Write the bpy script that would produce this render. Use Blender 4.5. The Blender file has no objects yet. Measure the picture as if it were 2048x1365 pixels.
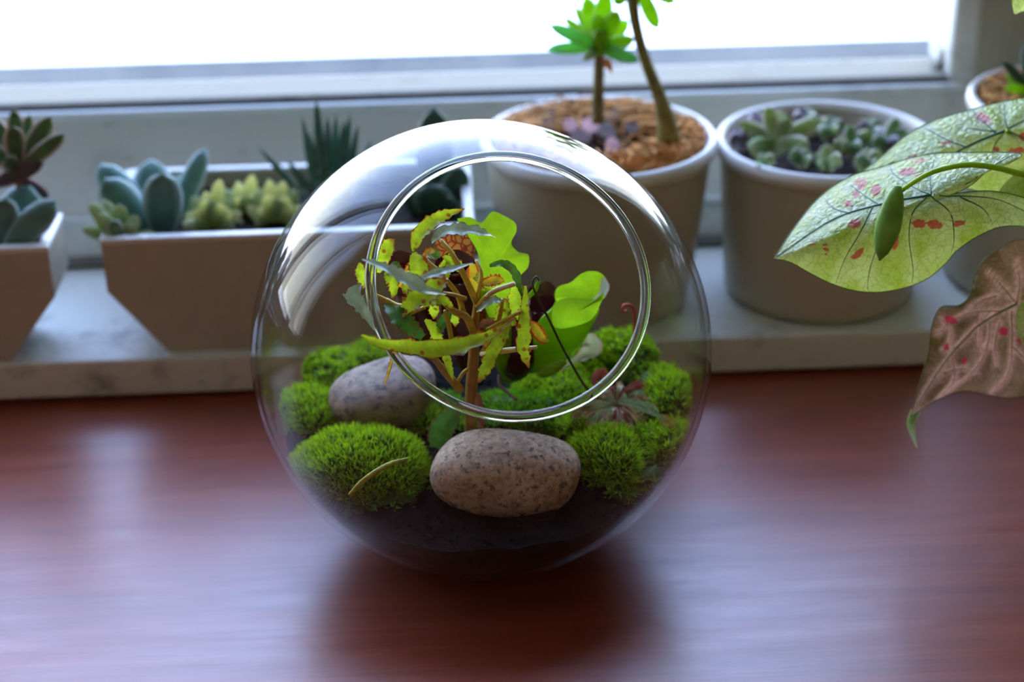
import bpy, math, random
import numpy as np
from math import sin, cos, pi, radians, sqrt
from mathutils import Vector, Matrix

S = bpy.context.scene
COL = S.collection
rng = np.random.default_rng(7)
random.seed(7)

# ------------------------------------------------------------------ camera
F = 3527.0
W, H = 2048, 1365
YAW, PITCH, ROLL = radians(2.5), radians(27), radians(1.0)
fw = np.array([sin(YAW) * cos(PITCH), cos(YAW) * cos(PITCH), -sin(PITCH)])
_rt = np.array([cos(YAW), -sin(YAW), 0.0])
_up = np.cross(_rt, fw)
rt = _rt * cos(ROLL) - _up * sin(ROLL)
up = _up * cos(ROLL) + _rt * sin(ROLL)
BC = np.array([0.0, 0.0, 0.095])          # centre of the glass bowl
BR = 0.1                                  # its radius


def ray(px, py):
    v = fw * F + rt * (px - W / 2) - up * (py - H / 2)
    return v / np.linalg.norm(v)


CAM = BC - ray(963, 700) * 0.770
cd = bpy.data.cameras.new('camera')
cam = bpy.data.objects.new('camera', cd)
COL.objects.link(cam)
m = Matrix(((rt[0], up[0], -fw[0], CAM[0]), (rt[1], up[1], -fw[1], CAM[1]), (rt[2], up[2], -fw[2], CAM[2]), (0, 0, 0, 1)))
cam.matrix_world = m
cd.sensor_width = 36
cd.lens = F * 36 / W
cd.clip_start = 0.01
cd.dof.use_dof = True
cd.dof.focus_distance = 0.705
cd.dof.aperture_fstop = 6.0
S.camera = cam


def Y(px, py, y):
    """point of the vertical plane at depth y that shows at a photo pixel"""
    v = ray(px, py)
    return CAM + v * (y - CAM[1]) / v[1]


def Z(px, py, z):
    v = ray(px, py)
    return CAM + v * (z - CAM[2]) / v[2]


# ------------------------------------------------------------------ view, world, sun
S.view_settings.view_transform = 'Standard'
S.view_settings.look = 'None'
S.view_settings.gamma = 1
S.view_settings.use_curve_mapping = False
S.view_settings.exposure = 2.2
S.cycles.use_denoising = True
S.cycles.max_bounces = 10
S.cycles.diffuse_bounces = 5
S.cycles.glossy_bounces = 4
S.cycles.transmission_bounces = 8
S.cycles.transparent_max_bounces = 24
S.cycles.sample_clamp_indirect = 6.0
S.cycles.caustics_reflective = False
S.cycles.caustics_refractive = False
S.cycles.blur_glossy = 0.5

SKY = 1.75
wd = bpy.data.worlds.new('world')
S.world = wd
wd.use_nodes = True
nt = wd.node_tree
nt.nodes.clear()
tc = nt.nodes.new('ShaderNodeTexCoord')
sx = nt.nodes.new('ShaderNodeSeparateXYZ')
cr = nt.nodes.new('ShaderNodeValToRGB')
bg = nt.nodes.new('ShaderNodeBackground')
wo = nt.nodes.new('ShaderNodeOutputWorld')
nt.links.new(tc.outputs['Generated'], sx.inputs[0])
nt.links.new(sx.outputs['Z'], cr.inputs[0])
nt.links.new(cr.outputs[0], bg.inputs[0])
nt.links.new(bg.outputs[0], wo.inputs[0])
e = cr.color_ramp.elements
e[0].position = 0.0
e[0].color = (0.74, 0.73, 0.69, 1)
e[1].position = 1.0
e[1].color = (0.42, 0.62, 1.2, 1)
a = cr.color_ramp.elements.new(0.22)
a.color = (0.82, 0.87, 0.95, 1)
a = cr.color_ramp.elements.new(0.5)
a.color = (0.52, 0.70, 1.25, 1)
bg.inputs['Strength'].default_value = SKY

sl = bpy.data.lights.new('sun', 'SUN')
so = bpy.data.objects.new('sun', sl)
COL.objects.link(so)
sl.energy = 7.0
sl.color = (1.0, 0.95, 0.86)
sl.angle = radians(0.6)
so.rotation_euler = Vector((0.50, 0.55, -0.66)).to_track_quat('-Z', 'Y').to_euler()   # from behind the house: never enters
pl = bpy.data.lights.new('window_portal', 'AREA')
po = bpy.data.objects.new('window_portal', pl)
COL.objects.link(po)
pl.shape = 'RECTANGLE'
pl.size, pl.size_y = 1.95, 1.25
pl.cycles.is_portal = True
po.location = (-0.67, 0.345, 0.72)
po.rotation_euler = (radians(-90), 0, 0)      # faces into the room


# ------------------------------------------------------------------ materials
def nodes(name):
    mt = bpy.data.materials.new(name)
    mt.use_nodes = True
    n = mt.node_tree
    return mt, n, n.nodes['Principled BSDF'], n.nodes['Material Output']


def lk(n, a, b):
    n.links.new(a, b)


def ramp(n, fac, stops):
    r = n.nodes.new('ShaderNodeValToRGB')
    el = r.color_ramp.elements
    while len(el) < len(stops):
        el.new(0.5)
    for k, (p, c) in enumerate(stops):
        el[k].position = p
        el[k].color = (c[0], c[1], c[2], 1) if not isinstance(c, float) else (c, c, c, 1)
    lk(n, fac, r.inputs[0])
    return r.outputs[0]


def noise(n, scale, detail=4, vec=None, rough=0.6, dist=0.0):
    t = n.nodes.new('ShaderNodeTexNoise')
    t.inputs['Scale'].default_value = scale
    t.inputs['Detail'].default_value = detail
    t.inputs['Roughness'].default_value = rough
    t.inputs['Distortion'].default_value = dist
    if vec is not None:
        lk(n, vec, t.inputs['Vector'])
    return t.outputs['Fac']


def mixc(n, fac, a, b, mode='MIX'):
    x = n.nodes.new('ShaderNodeMix')
    x.data_type = 'RGBA'
    x.blend_type = mode
    for sock, v in ((x.inputs[0], fac), (x.inputs[6], a), (x.inputs[7], b)):
        if hasattr(v, 'is_linked'):
            lk(n, v, sock)
        elif isinstance(v, (int, float)):
            sock.default_value = v
        else:
            sock.default_value = (v[0], v[1], v[2], 1)
    return x.outputs[2]


def mth(n, op, a, b=None, clamp=False):
    x = n.nodes.new('ShaderNodeMath')
    x.operation = op
    x.use_clamp = clamp
    for k, v in enumerate((a, b)):
        if v is None:
            continue
        if hasattr(v, 'is_linked'):
            lk(n, v, x.inputs[k])
        else:
            x.inputs[k].default_value = v
    return x.outputs[0]


def coords(n, kind='Object', scale=None):
    t = n.nodes.new('ShaderNodeTexCoord')
    if scale is None:
        return t.outputs[kind]
    mp = n.nodes.new('ShaderNodeMapping')
    mp.inputs['Scale'].default_value = scale
    lk(n, t.outputs[kind], mp.inputs[0])
    return mp.outputs[0]


def bump(n, bs, h, strength=0.3, dist=0.001):
    b = n.nodes.new('ShaderNodeBump')
    b.inputs['Strength'].default_value = strength
    b.inputs['Distance'].default_value = dist
    lk(n, h, b.inputs['Height'])
    lk(n, b.outputs[0], bs.inputs['Normal'])


def plain(name, col, rough=0.5, var=0.25, scale=40.0, bmp=0.15, bdist=0.001, spec=0.5, coat=0.0):
    mt, n, bs, out = nodes(name)
    f = noise(n, scale, 5, coords(n))
    c2 = tuple(c * (1 - var) for c in col)
    c1 = tuple(min(1, c * (1 + var * 0.5)) for c in col)
    lk(n, ramp(n, f, [(0.3, c2), (0.7, c1)]), bs.inputs['Base Color'])
    bs.inputs['Roughness'].default_value = rough
    bs.inputs['Specular IOR Level'].default_value = spec
    bs.inputs['Coat Weight'].default_value = coat
    if bmp:
        bump(n, bs, noise(n, scale * 3, 6, coords(n)), bmp, bdist)
    return mt


def translucent(mt, colour_socket, amount, tint=(1.0, 1.0, 0.6)):
    """lets back light through a thin leaf: adds a Translucent share to the Principled surface"""
    n = mt.node_tree
    bs, out = n.nodes['Principled BSDF'], n.nodes['Material Output']
    t = n.nodes.new('ShaderNodeBsdfTranslucent')
    if hasattr(colour_socket, 'is_linked'):
        c = mixc(n, 1.0, colour_socket, tint, 'MULTIPLY')
        g = n.nodes.new('ShaderNodeBrightContrast')
        lk(n, c, t.inputs[0])
    else:
        t.inputs[0].default_value = (*colour_socket, 1)
    x = n.nodes.new('ShaderNodeMixShader')
    x.inputs[0].default_value = amount
    lk(n, bs.outputs[0], x.inputs[1])
    lk(n, t.outputs[0], x.inputs[2])
    lk(n, x.outputs[0], out.inputs[0])


def m_paint(name, col, dirt=(0.16, 0.13, 0.09), amount=0.5, scale=16.0, rough=0.4, spec=0.5):
    mt, n, bs, out = nodes(name)
    co = coords(n)
    f = noise(n, scale, 9, co, 0.7)
    g = noise(n, scale * 7, 5, co, 0.6)
    k = mth(n, 'MULTIPLY', ramp(n, f, [(0.55, 0.0), (0.75, 1.0)]), amount)
    c = mixc(n, k, col, dirt)
    c = mixc(n, ramp(n, g, [(0.62, 0.0), (0.72, 0.55 * amount)]), c, dirt)
    lk(n, c, bs.inputs['Base Color'])
    bs.inputs['Roughness'].default_value = rough
    bs.inputs['Specular IOR Level'].default_value = spec
    bump(n, bs, noise(n, scale * 9, 4, co), 0.12, 0.001)
    return mt


M = {}
M['paint'] = m_paint('old_white_paint', (0.66, 0.70, 0.68))
M['board'] = m_paint('worn_board_paint', (0.66, 0.66, 0.60), (0.10, 0.10, 0.09), 0.8, 22)
M['frame'] = m_paint('window_frame_paint', (0.70, 0.74, 0.72), (0.12, 0.09, 0.06), 0.6, 14)
M['grime'] = m_paint('grimy_putty_and_shade', (0.14, 0.13, 0.11), (0.03, 0.025, 0.02), 0.9, 60, 0.8)  # also colours the strip that holds the shade under the sill board
M['wallpaint'] = m_paint('wall_paint', (0.42, 0.42, 0.34), (0.25, 0.22, 0.16), 0.3, 5, 0.6)
M['room'] = plain('room_plaster', (0.52, 0.41, 0.28), 0.8, 0.1, 4, 0.05)
M['ceiling'] = plain('ceiling_paint', (0.62, 0.58, 0.50), 0.8, 0.05, 4, 0.05)
M['floorboards'] = plain('floor_wood', (0.30, 0.16, 0.08), 0.5, 0.3, 6, 0.05)
M['outer'] = m_paint('outside_sill_paint', (0.118, 0.120, 0.115), (0.08, 0.08, 0.075), 0.4, 12, 0.95, 0.05)
M['cream'] = m_paint('cream_bead_paint', (0.44, 0.40, 0.305), (0.12, 0.10, 0.07), 0.4, 30, 0.8, 0.1)
M['terrace'] = plain('sunlit_render', (0.80, 0.79, 0.75), 0.8, 0.06, 6, 0.02)


def m_table():
    mt, n, bs, out = nodes('varnished_mahogany')
    long = coords(n, 'Object', (1.6, 22.0, 22.0))
    fine = coords(n, 'Object', (9.0, 260.0, 260.0))
    g1 = noise(n, 2.2, 6, long, 0.6, 0.6)
    g2 = noise(n, 1.5, 3, fine, 0.6)
    base = ramp(n, g1, [(0.25, (0.20, 0.038, 0.020)), (0.5, (0.285, 0.060, 0.028)), (0.78, (0.36, 0.085, 0.040))])
    c = mixc(n, ramp(n, g2, [(0.35, 0.0), (0.8, 0.35)]), base, (0.06, 0.012, 0.008))
    # worn dark patches and fine light scratches
    w = noise(n, 1.0, 7, coords(n, 'Object', (5.0, 34.0, 34.0)), 0.72, 0.3)
    c = mixc(n, ramp(n, w, [(0.60, 0.0), (0.72, 0.6)]), c, (0.022, 0.014, 0.016))
    lk(n, c, bs.inputs['Base Color'])
    r = noise(n, 1.0, 6, coords(n, 'Object', (14.0, 90.0, 90.0)), 0.7)
    lk(n, ramp(n, r, [(0.3, 0.28), (0.75, 0.46)]), bs.inputs['Roughness'])
    bs.inputs['Specular IOR Level'].default_value = 0.6
    bs.inputs['Coat Weight'].default_value = 0.6
    bs.inputs['Coat Roughness'].default_value = 0.33
    h = mth(n, 'ADD', noise(n, 2.0, 5, fine, 0.7), mth(n, 'MULTIPLY', noise(n, 260.0, 2, coords(n)), 0.5))
    bump(n, bs, h, 0.16, 0.0006)
    return mt


M['table'] = m_table()


def m_glass(name, tint=(0.97, 0.99, 0.98), f0=0.04, dirt=0.0):
    """thin clear glass: a Fresnel share of mirror over clear see-through"""
    mt = bpy.data.materials.new(name)
    mt.use_nodes = True
    n = mt.node_tree
    n.nodes.clear()
    out = n.nodes.new('ShaderNodeOutputMaterial')
    tr = n.nodes.new('ShaderNodeBsdfTransparent')
    gl = n.nodes.new('ShaderNodeBsdfGlossy')
    gl.inputs['Roughness'].default_value = 0.0
    lw = n.nodes.new('ShaderNodeLayerWeight')
    lw.inputs['Blend'].default_value = 0.5
    p = mth(n, 'POWER', lw.outputs['Facing'], 5.0)
    fr = mth(n, 'ADD', mth(n, 'MULTIPLY', p, 1 - f0), f0, True)
    tr.inputs[0].default_value = (*tint, 1)
    x = n.nodes.new('ShaderNodeMixShader')
    lk(n, fr, x.inputs[0])
    lk(n, tr.outputs[0], x.inputs[1])
    lk(n, gl.outputs[0], x.inputs[2])
    last = x.outputs[0]
    if dirt:
        df = n.nodes.new('ShaderNodeBsdfTranslucent')
        df.inputs[0].default_value = (0.8, 0.78, 0.7, 1)
        nz = noise(n, 1.0, 6, coords(n, 'Object', (9.0, 1.0, 2.4)), 0.7)
        y = n.nodes.new('ShaderNodeMixShader')
        lk(n, ramp(n, nz, [(0.4, 0.004), (0.75, dirt)]), y.inputs[0])
        lk(n, last, y.inputs[1])
        lk(n, df.outputs[0], y.inputs[2])
        last = y.outputs[0]
    lk(n, last, out.inputs[0])
    return mt


M['bowl'] = m_glass('bowl_glass', (0.985, 0.995, 0.99), 0.022)
M['pane'] = m_glass('dusty_pane', (0.96, 0.98, 0.97), 0.04, 0.05)


def m_rim():
    mt, n, bs, out = nodes('thick_rim_glass')
    bs.inputs['Base Color'].default_value = (0.93, 0.98, 0.95, 1)
    bs.inputs['Transmission Weight'].default_value = 1.0
    bs.inputs['Roughness'].default_value = 0.0
    bs.inputs['IOR'].default_value = 1.5
    return mt


M['rim'] = m_rim()
M['soil'] = plain('black_potting_soil', (0.0075, 0.0055, 0.0045), 0.9, 0.7, 400, 0.8, 0.002, 0.1)
M['soil_dry'] = plain('dark_potting_soil', (0.035, 0.025, 0.020), 0.9, 0.7, 400, 0.8, 0.002, 0.2)
M['ceramic'] = plain('matt_white_pot', (0.50, 0.46, 0.345), 0.38, 0.06, 30, 0.05, 0.0005)
M['planter'] = plain('taupe_planter', (0.45, 0.405, 0.315), 0.45, 0.08, 60, 0.1, 0.0005)
M['glaze'] = plain('white_rim_glaze', (0.74, 0.73, 0.70), 0.3, 0.05, 30, 0.03, 0.0005)
M['coir'] = plain('coconut_fibre', (0.68, 0.33, 0.095), 0.85, 0.45, 60, 0.3)
M['bark'] = plain('bark', (0.075, 0.035, 0.03), 0.85, 0.5, 120, 0.5)
M['pinkbark'] = plain('pale_bark', (0.42, 0.20, 0.19), 0.8, 0.4, 120, 0.4)


def m_stone(name, base, light, dark, sc):
    mt, n, bs, out = nodes(name)
    co = coords(n)
    f = noise(n, sc, 8, co, 0.7)
    g = noise(n, sc * 3.2, 6, co, 0.7)
    s = noise(n, sc * 2.6, 5, co, 0.62)
    c = ramp(n, f, [(0.3, base), (0.7, light)])
    c = mixc(n, ramp(n, g, [(0.40, 0.65), (0.55, 0.0)]), c, tuple(x * 0.45 for x in base))
    c = mixc(n, ramp(n, s, [(0.56, 0.0), (0.61, 0.8)]), c, dark)
    lk(n, c, bs.inputs['Base Color'])
    bs.inputs['Roughness'].default_value = 0.62
    h = mth(n, 'SUBTRACT', g, mth(n, 'MULTIPLY', ramp(n, s, [(0.60, 0.0), (0.66, 1.0)]), 0.6))
    bump(n, bs, h, 0.55, 0.0012)
    return mt


M['stone_tan'] = m_stone('speckled_tan_stone', (0.46, 0.27, 0.165), (0.68, 0.48, 0.345), (0.07, 0.055, 0.055), 120)
M['stone_grey'] = m_stone('grey_brown_stone', (0.25, 0.15, 0.105), (0.40, 0.27, 0.205), (0.05, 0.042, 0.045), 80)


def m_leaf(name, body, edge, spot, edge_at=0.8, spots=0.0, trans=0.45, rough=0.35, tip=None, vein=None, spotscale=14.0):
    """leaf: UV.x runs along the leaf, UV.y across it (0..1, 0.5 = midrib)"""
    mt, n, bs, out = nodes(name)
    uv = n.nodes.new('ShaderNodeUVMap')
    sp = n.nodes.new('ShaderNodeSeparateXYZ')
    lk(n, uv.outputs[0], sp.inputs[0])
    ac = mth(n, 'MULTIPLY', mth(n, 'ABSOLUTE', mth(n, 'SUBTRACT', sp.outputs[1], 0.5)), 2.0)
    nz = noise(n, 900.0, 3, coords(n))
    acn = mth(n, 'ADD', ac, mth(n, 'MULTIPLY', mth(n, 'SUBTRACT', nz, 0.5), 0.35))
    nb = noise(n, 260.0, 3, coords(n))
    c = ramp(n, nb, [(0.3, tuple(x * 0.72 for x in body)), (0.7, tuple(min(1, x * 1.18) for x in body))])
    if vein is not None:
        c = mixc(n, ramp(n, ac, [(0.0, 0.9), (0.1, 0.0)]), c, vein)
    if spots:
        vo = n.nodes.new('ShaderNodeTexVoronoi')
        vo.inputs['Scale'].default_value = spotscale * 18
        lk(n, coords(n), vo.inputs['Vector'])
        c = mixc(n, ramp(n, vo.outputs['Distance'], [(0.18, spots), (0.30, 0.0)]), c, spot)
    c = mixc(n, ramp(n, acn, [(edge_at, 0.0), (min(0.999, edge_at + 0.12), 1.0)]), c, edge)
    if tip is not None:
        c = mixc(n, ramp(n, sp.outputs[0], [(0.82, 0.0), (0.98, 1.0)]), c, tip)
    lk(n, c, bs.inputs['Base Color'])
    bs.inputs['Roughness'].default_value = rough
    bump(n, bs, nb, 0.25, 0.0006)
    if trans:
        translucent(mt, c, trans, (1.0, 1.0, 0.75))
    return mt


RED = (0.30, 0.03, 0.012)
M['beg_lime'] = m_leaf('begonia_lime', (0.46, 0.62, 0.025), RED, (0.34, 0.07, 0.01), 0.84, 0.9, 0.5, tip=(0.35, 0.08, 0.02))
M['beg_dark'] = m_leaf('begonia_dark_green', (0.07, 0.20, 0.03), (0.20, 0.05, 0.02), (0.2, 0.06, 0.02), 0.86, 0.5, 0.35, 0.3)
M['beg_grey_sheen'] = m_leaf('begonia_grey_sheen', (0.36, 0.46, 0.34), (0.14, 0.04, 0.03), (0.2, 0.06, 0.02), 0.90, 0.0, 0.2, 0.22)  # grey green leaf with its bluish sheen put into the base colour
M['beg_orange'] = m_leaf('begonia_orange', (0.55, 0.38, 0.02), (0.50, 0.07, 0.01), (0.5, 0.1, 0.01), 0.62, 0.7, 0.5)
M['beg_red'] = m_leaf('begonia_dead_leaf', (0.30, 0.10, 0.05), (0.2, 0.05, 0.03), (0.2, 0.05, 0.03), 0.9, 0.0, 0.4)
M['beg_stem'] = plain('begonia_stem', (0.62, 0.42, 0.05), 0.4, 0.25, 160, 0.1)
M['beg_brown'] = plain('begonia_stem_base', (0.42, 0.22, 0.04), 0.5, 0.4, 160, 0.2)
M['straw'] = plain('straw', (0.85, 0.70, 0.34), 0.6, 0.2, 160, 0.1)
M['darktwig'] = plain('dark_stalk', (0.06, 0.045, 0.02), 0.5, 0.3, 160, 0.1)
M['redstalk'] = plain('red_stalk', (0.62, 0.05, 0.04), 0.4, 0.3, 160, 0.1)
M['yellowtwig'] = plain('yellow_twig', (0.42, 0.38, 0.02), 0.6, 0.4, 300, 0.5)
M['twig'] = plain('brown_twig', (0.22, 0.11, 0.06), 0.7, 0.4, 160, 0.3)


def m_flesh(name, body, edge=None, trans=0.25, rough=0.4, pale=None, edge_at=0.55, bloom=0.0):
    mt, n, bs, out = nodes(name)
    uv = n.nodes.new('ShaderNodeUVMap')
    sp = n.nodes.new('ShaderNodeSeparateXYZ')
    lk(n, uv.outputs[0], sp.inputs[0])
    f = noise(n, 120.0, 4, coords(n))
    c = ramp(n, f, [(0.3, tuple(x * 0.75 for x in body)), (0.7, tuple(min(1, x * 1.15) for x in body))])
    if pale is not None:
        c = mixc(n, ramp(n, sp.outputs[0], [(0.3, 0.0), (0.95, 1.0)]), c, pale)
    if edge is not None:
        ac = mth(n, 'MULTIPLY', mth(n, 'ABSOLUTE', mth(n, 'SUBTRACT', sp.outputs[1], 0.5)), 2.0)
        c = mixc(n, ramp(n, ac, [(edge_at, 0.0), (min(1, edge_at + 0.4), 1.0)]), c, edge)
    lk(n, c, bs.inputs['Base Color'])
    bs.inputs['Roughness'].default_value = rough
    bs.inputs['Sheen Weight'].default_value = bloom
    if trans:
        translucent(mt, c, trans, (1.0, 1.0, 0.7))
    return mt


M['pitch_green'] = m_flesh('pitcher_green', (0.34, 0.60, 0.015), None, 0.5, 0.3)
M['pitch_red'] = m_flesh('pitcher_maroon', (0.075, 0.012, 0.016), None, 0.1, 0.25)
M['pitch_pale'] = m_flesh('pitcher_pale', (0.55, 0.58, 0.40), (0.55, 0.35, 0.35), 0.4, 0.4)


def m_veined():
    mt, n, bs, out = nodes('pitcher_veined_hood')
    vo = n.nodes.new('ShaderNodeTexVoronoi')
    vo.feature = 'DISTANCE_TO_EDGE'
    vo.inputs['Scale'].default_value = 330
    lk(n, coords(n), vo.inputs['Vector'])
    c = mixc(n, ramp(n, vo.outputs['Distance'], [(0.04, 1.0), (0.16, 0.0)]), (0.42, 0.17, 0.05), (0.22, 0.02, 0.015))
    lk(n, c, bs.inputs['Base Color'])
    bs.inputs['Roughness'].default_value = 0.3
    translucent(mt, c, 0.4)
    return mt


M['pitch_vein'] = m_veined()


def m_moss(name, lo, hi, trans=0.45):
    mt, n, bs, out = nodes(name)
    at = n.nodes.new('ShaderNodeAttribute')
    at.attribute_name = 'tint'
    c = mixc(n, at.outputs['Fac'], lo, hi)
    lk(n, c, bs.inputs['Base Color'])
    bs.inputs['Roughness'].default_value = 0.5
    bs.inputs['Specular IOR Level'].default_value = 0.3
    translucent(mt, c, trans, (1.0, 1.0, 0.6))
    return mt


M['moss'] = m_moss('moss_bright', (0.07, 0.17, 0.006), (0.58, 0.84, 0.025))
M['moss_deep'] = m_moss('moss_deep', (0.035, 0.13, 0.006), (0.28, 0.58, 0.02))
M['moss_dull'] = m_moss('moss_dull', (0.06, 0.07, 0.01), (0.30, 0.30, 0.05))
M['moss_base'] = plain('moss_base', (0.045, 0.09, 0.010), 0.9, 0.6, 300, 0.4)
M['sun_tan'] = m_leaf('sundew_tan', (0.48, 0.34, 0.17), (0.30, 0.08, 0.06), (0.3, 0.05, 0.03), 0.7, 0.0, 0.3)
M['sun_red'] = m_leaf('sundew_red', (0.28, 0.06, 0.05), (0.35, 0.10, 0.08), (0.3, 0.05, 0.03), 0.7, 0.0, 0.3)
M['sun_green'] = m_leaf('sundew_green', (0.30, 0.42, 0.22), (0.25, 0.35, 0.2), RED, 0.9, 0.0, 0.3)
M['sun_tip'] = m_leaf('sundew_yellow', (0.42, 0.32, 0.05), (0.35, 0.12, 0.05), RED, 0.8, 0.3, 0.4)
M['hair'] = plain('sundew_hair', (0.75, 0.58, 0.34), 0.5, 0.3, 160, 0.0)

M['suc_blue'] = m_flesh('succulent_blue_green', (0.10, 0.23, 0.19), (0.30, 0.44, 0.44), 0.12, 0.55, None, 0.55, 0.3)
M['suc_pink'] = m_flesh('succulent_pink_edged', (0.09, 0.20, 0.08), (0.70, 0.55, 0.46), 0.2, 0.4, None, 0.55)
M['suc_purple'] = m_flesh('succulent_purple', (0.07, 0.06, 0.06), (0.30, 0.06, 0.06), 0.15, 0.4, None, 0.6)
M['suc_lime'] = m_flesh('succulent_light_green', (0.20, 0.34, 0.08), (0.42, 0.52, 0.25), 0.35, 0.4, (0.50, 0.58, 0.38))
M['suc_yellow'] = m_flesh('succulent_variegated', (0.40, 0.46, 0.10), (0.80, 0.80, 0.46), 0.45, 0.45, (0.92, 0.90, 0.62))
M['suc_dark'] = m_flesh('succulent_dark_green', (0.035, 0.09, 0.05), (0.12, 0.20, 0.16), 0.08, 0.4)
M['suc_zebra'] = m_flesh('haworthia_green', (0.06, 0.15, 0.10), None, 0.08, 0.45)
M['bump_white'] = plain('white_tubercle', (0.55, 0.62, 0.55), 0.6, 0.1, 100, 0.0)
M['suc_bright'] = m_flesh('rosette_bright_green', (0.36, 0.60, 0.035), (0.42, 0.64, 0.18), 0.65, 0.35)
M['suc_teal'] = m_flesh('rosette_blue_tip', (0.26, 0.60, 0.18), None, 0.6, 0.35, (0.24, 0.58, 0.34))
M['suc_pale'] = m_flesh('cutting_pale_green', (0.34, 0.44, 0.18), (0.70, 0.68, 0.56), 0.35, 0.4)
M['suc_jade'] = m_flesh('cutting_jade', (0.16, 0.30, 0.12), (0.62, 0.64, 0.58), 0.25, 0.35)
M['suc_mauve'] = m_flesh('cutting_mauve', (0.14, 0.11, 0.14), (0.46, 0.38, 0.54), 0.15, 0.4)
M['suc_stem'] = plain('succulent_stem', (0.19, 0.16, 0.07), 0.7, 0.4, 120, 0.4)
M['suc_stem2'] = plain('succulent_stem_olive', (0.24, 0.20, 0.05), 0.7, 0.4, 120, 0.5)


def m_caladium(name, body, pale, blotch, mott=1.0, tint=(1.0, 1.0, 0.45)):
    mt, n, bs, out = nodes(name)
    a = n.nodes.new('ShaderNodeAttribute')
    a.attribute_name = 'leafcol'
    sp = n.nodes.new('ShaderNodeSeparateColor')
    lk(n, a.outputs['Color'], sp.inputs[0])
    co = coords(n)
    vo = n.nodes.new('ShaderNodeTexVoronoi')
    vo.feature = 'DISTANCE_TO_EDGE'
    vo.inputs['Scale'].default_value = 300
    wob = n.nodes.new('ShaderNodeVectorMath')
    wob.operation = 'ADD'
    nzv = n.nodes.new('ShaderNodeTexNoise')
    nzv.inputs['Scale'].default_value = 260
    lk(n, co, nzv.inputs['Vector'])
    sc = n.nodes.new('ShaderNodeVectorMath')
    sc.operation = 'SCALE'
    sc.inputs['Scale'].default_value = 0.004
    lk(n, nzv.outputs['Color'], sc.inputs[0])
    lk(n, co, wob.inputs[0])
    lk(n, sc.outputs[0], wob.inputs[1])
    lk(n, wob.outputs[0], vo.inputs['Vector'])
    f = noise(n, 70, 5, co)
    c = mixc(n, ramp(n, f, [(0.38, 0.0), (0.66, mott)]), body, pale)
    c = mixc(n, sp.outputs[1], c, pale)                                       # pale along the veins
    c = mixc(n, ramp(n, vo.outputs['Distance'], [(0.01, 0.38), (0.07, 0.0)]), c, tuple(x * 0.42 for x in body))
    jag = mth(n, 'ADD', sp.outputs[0], mth(n, 'MULTIPLY', mth(n, 'SUBTRACT', noise(n, 520, 5, co, 0.75), 0.5), 1.5))
    c = mixc(n, ramp(n, jag, [(0.46, 0.0), (0.58, 0.92)]), c, blotch)
    lk(n, c, bs.inputs['Base Color'])
    bs.inputs['Roughness'].default_value = 0.3
    bs.inputs['Specular IOR Level'].default_value = 0.8
    bump(n, bs, vo.outputs['Distance'], 0.5, 0.003)
    translucent(mt, c, 0.40, tint)
    return mt


M['cal_green'] = m_caladium('caladium_green', (0.42, 0.58, 0.07), (0.66, 0.78, 0.46), (0.56, 0.08, 0.08))
M['cal_pink'] = m_caladium('caladium_pink', (0.16, 0.115, 0.03), (0.85, 0.55, 0.50), (0.56, 0.02, 0.10), 0.35, (1.0, 0.8, 0.6))
M['cal_vein'] = plain('caladium_vein', (0.03, 0.13, 0.07), 0.45, 0.2, 100, 0.0)
M['cal_vein_pale'] = plain('caladium_vein_pale', (0.30, 0.36, 0.22), 0.45, 0.2, 100, 0.0)
M['cal_vein_pink'] = plain('caladium_vein_pink', (0.78, 0.52, 0.46), 0.45, 0.2, 100, 0.0)
M['cal_edge'] = plain('caladium_margin', (0.10, 0.16, 0.03), 0.5, 0.2, 100, 0.0)
M['cal_petiole'] = m_flesh('caladium_petiole', (0.40, 0.62, 0.03), None, 0.3, 0.35)
M['cal_bud'] = m_flesh('caladium_bud', (0.22, 0.42, 0.07), None, 0.3, 0.4, None)


# ------------------------------------------------------------------ object helpers
def link(o, parent=None):
    COL.objects.link(o)
    if parent is not None:
        o.parent = parent
        if parent.type == 'EMPTY':
            o.matrix_parent_inverse = Matrix.Translation(-parent.location)
    return o


def tag(o, label=None, cat=None, group=None, kind=None):
    if label:
        o['label'] = label
    if cat:
        o['category'] = cat
    if group:
        o['group'] = group
    if kind:
        o['kind'] = kind
    return o


def obj(name, verts, faces, mat, parent=None, smooth=True, uv=None):
    me = bpy.data.meshes.new(name)
    v = np.asarray(verts, dtype=float)
    me.from_pydata(v.tolist(), [], faces)
    me.materials.append(M[mat] if isinstance(mat, str) else mat)
    if smooth:
        me.polygons.foreach_set('use_smooth', [True] * len(me.polygons))
    if uv is not None:
        lay = me.uv_layers.new(name='UVMap')
        li = np.zeros(len(me.loops), dtype=np.int32)
        me.loops.foreach_get('vertex_index', li)
        lay.data.foreach_set('uv', np.asarray(uv, dtype=np.float32)[li].ravel())
    me.update()
    o = bpy.data.objects.new(name, me)
    return link(o, parent)


def thing(name, loc, label, cat, group=None, kind=None):
    o = bpy.data.objects.new(name, None)
    o.location = Vector([float(x) for x in loc])
    o.empty_display_size = 0.01
    COL.objects.link(o)
    return tag(o, label, cat, group, kind)


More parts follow.
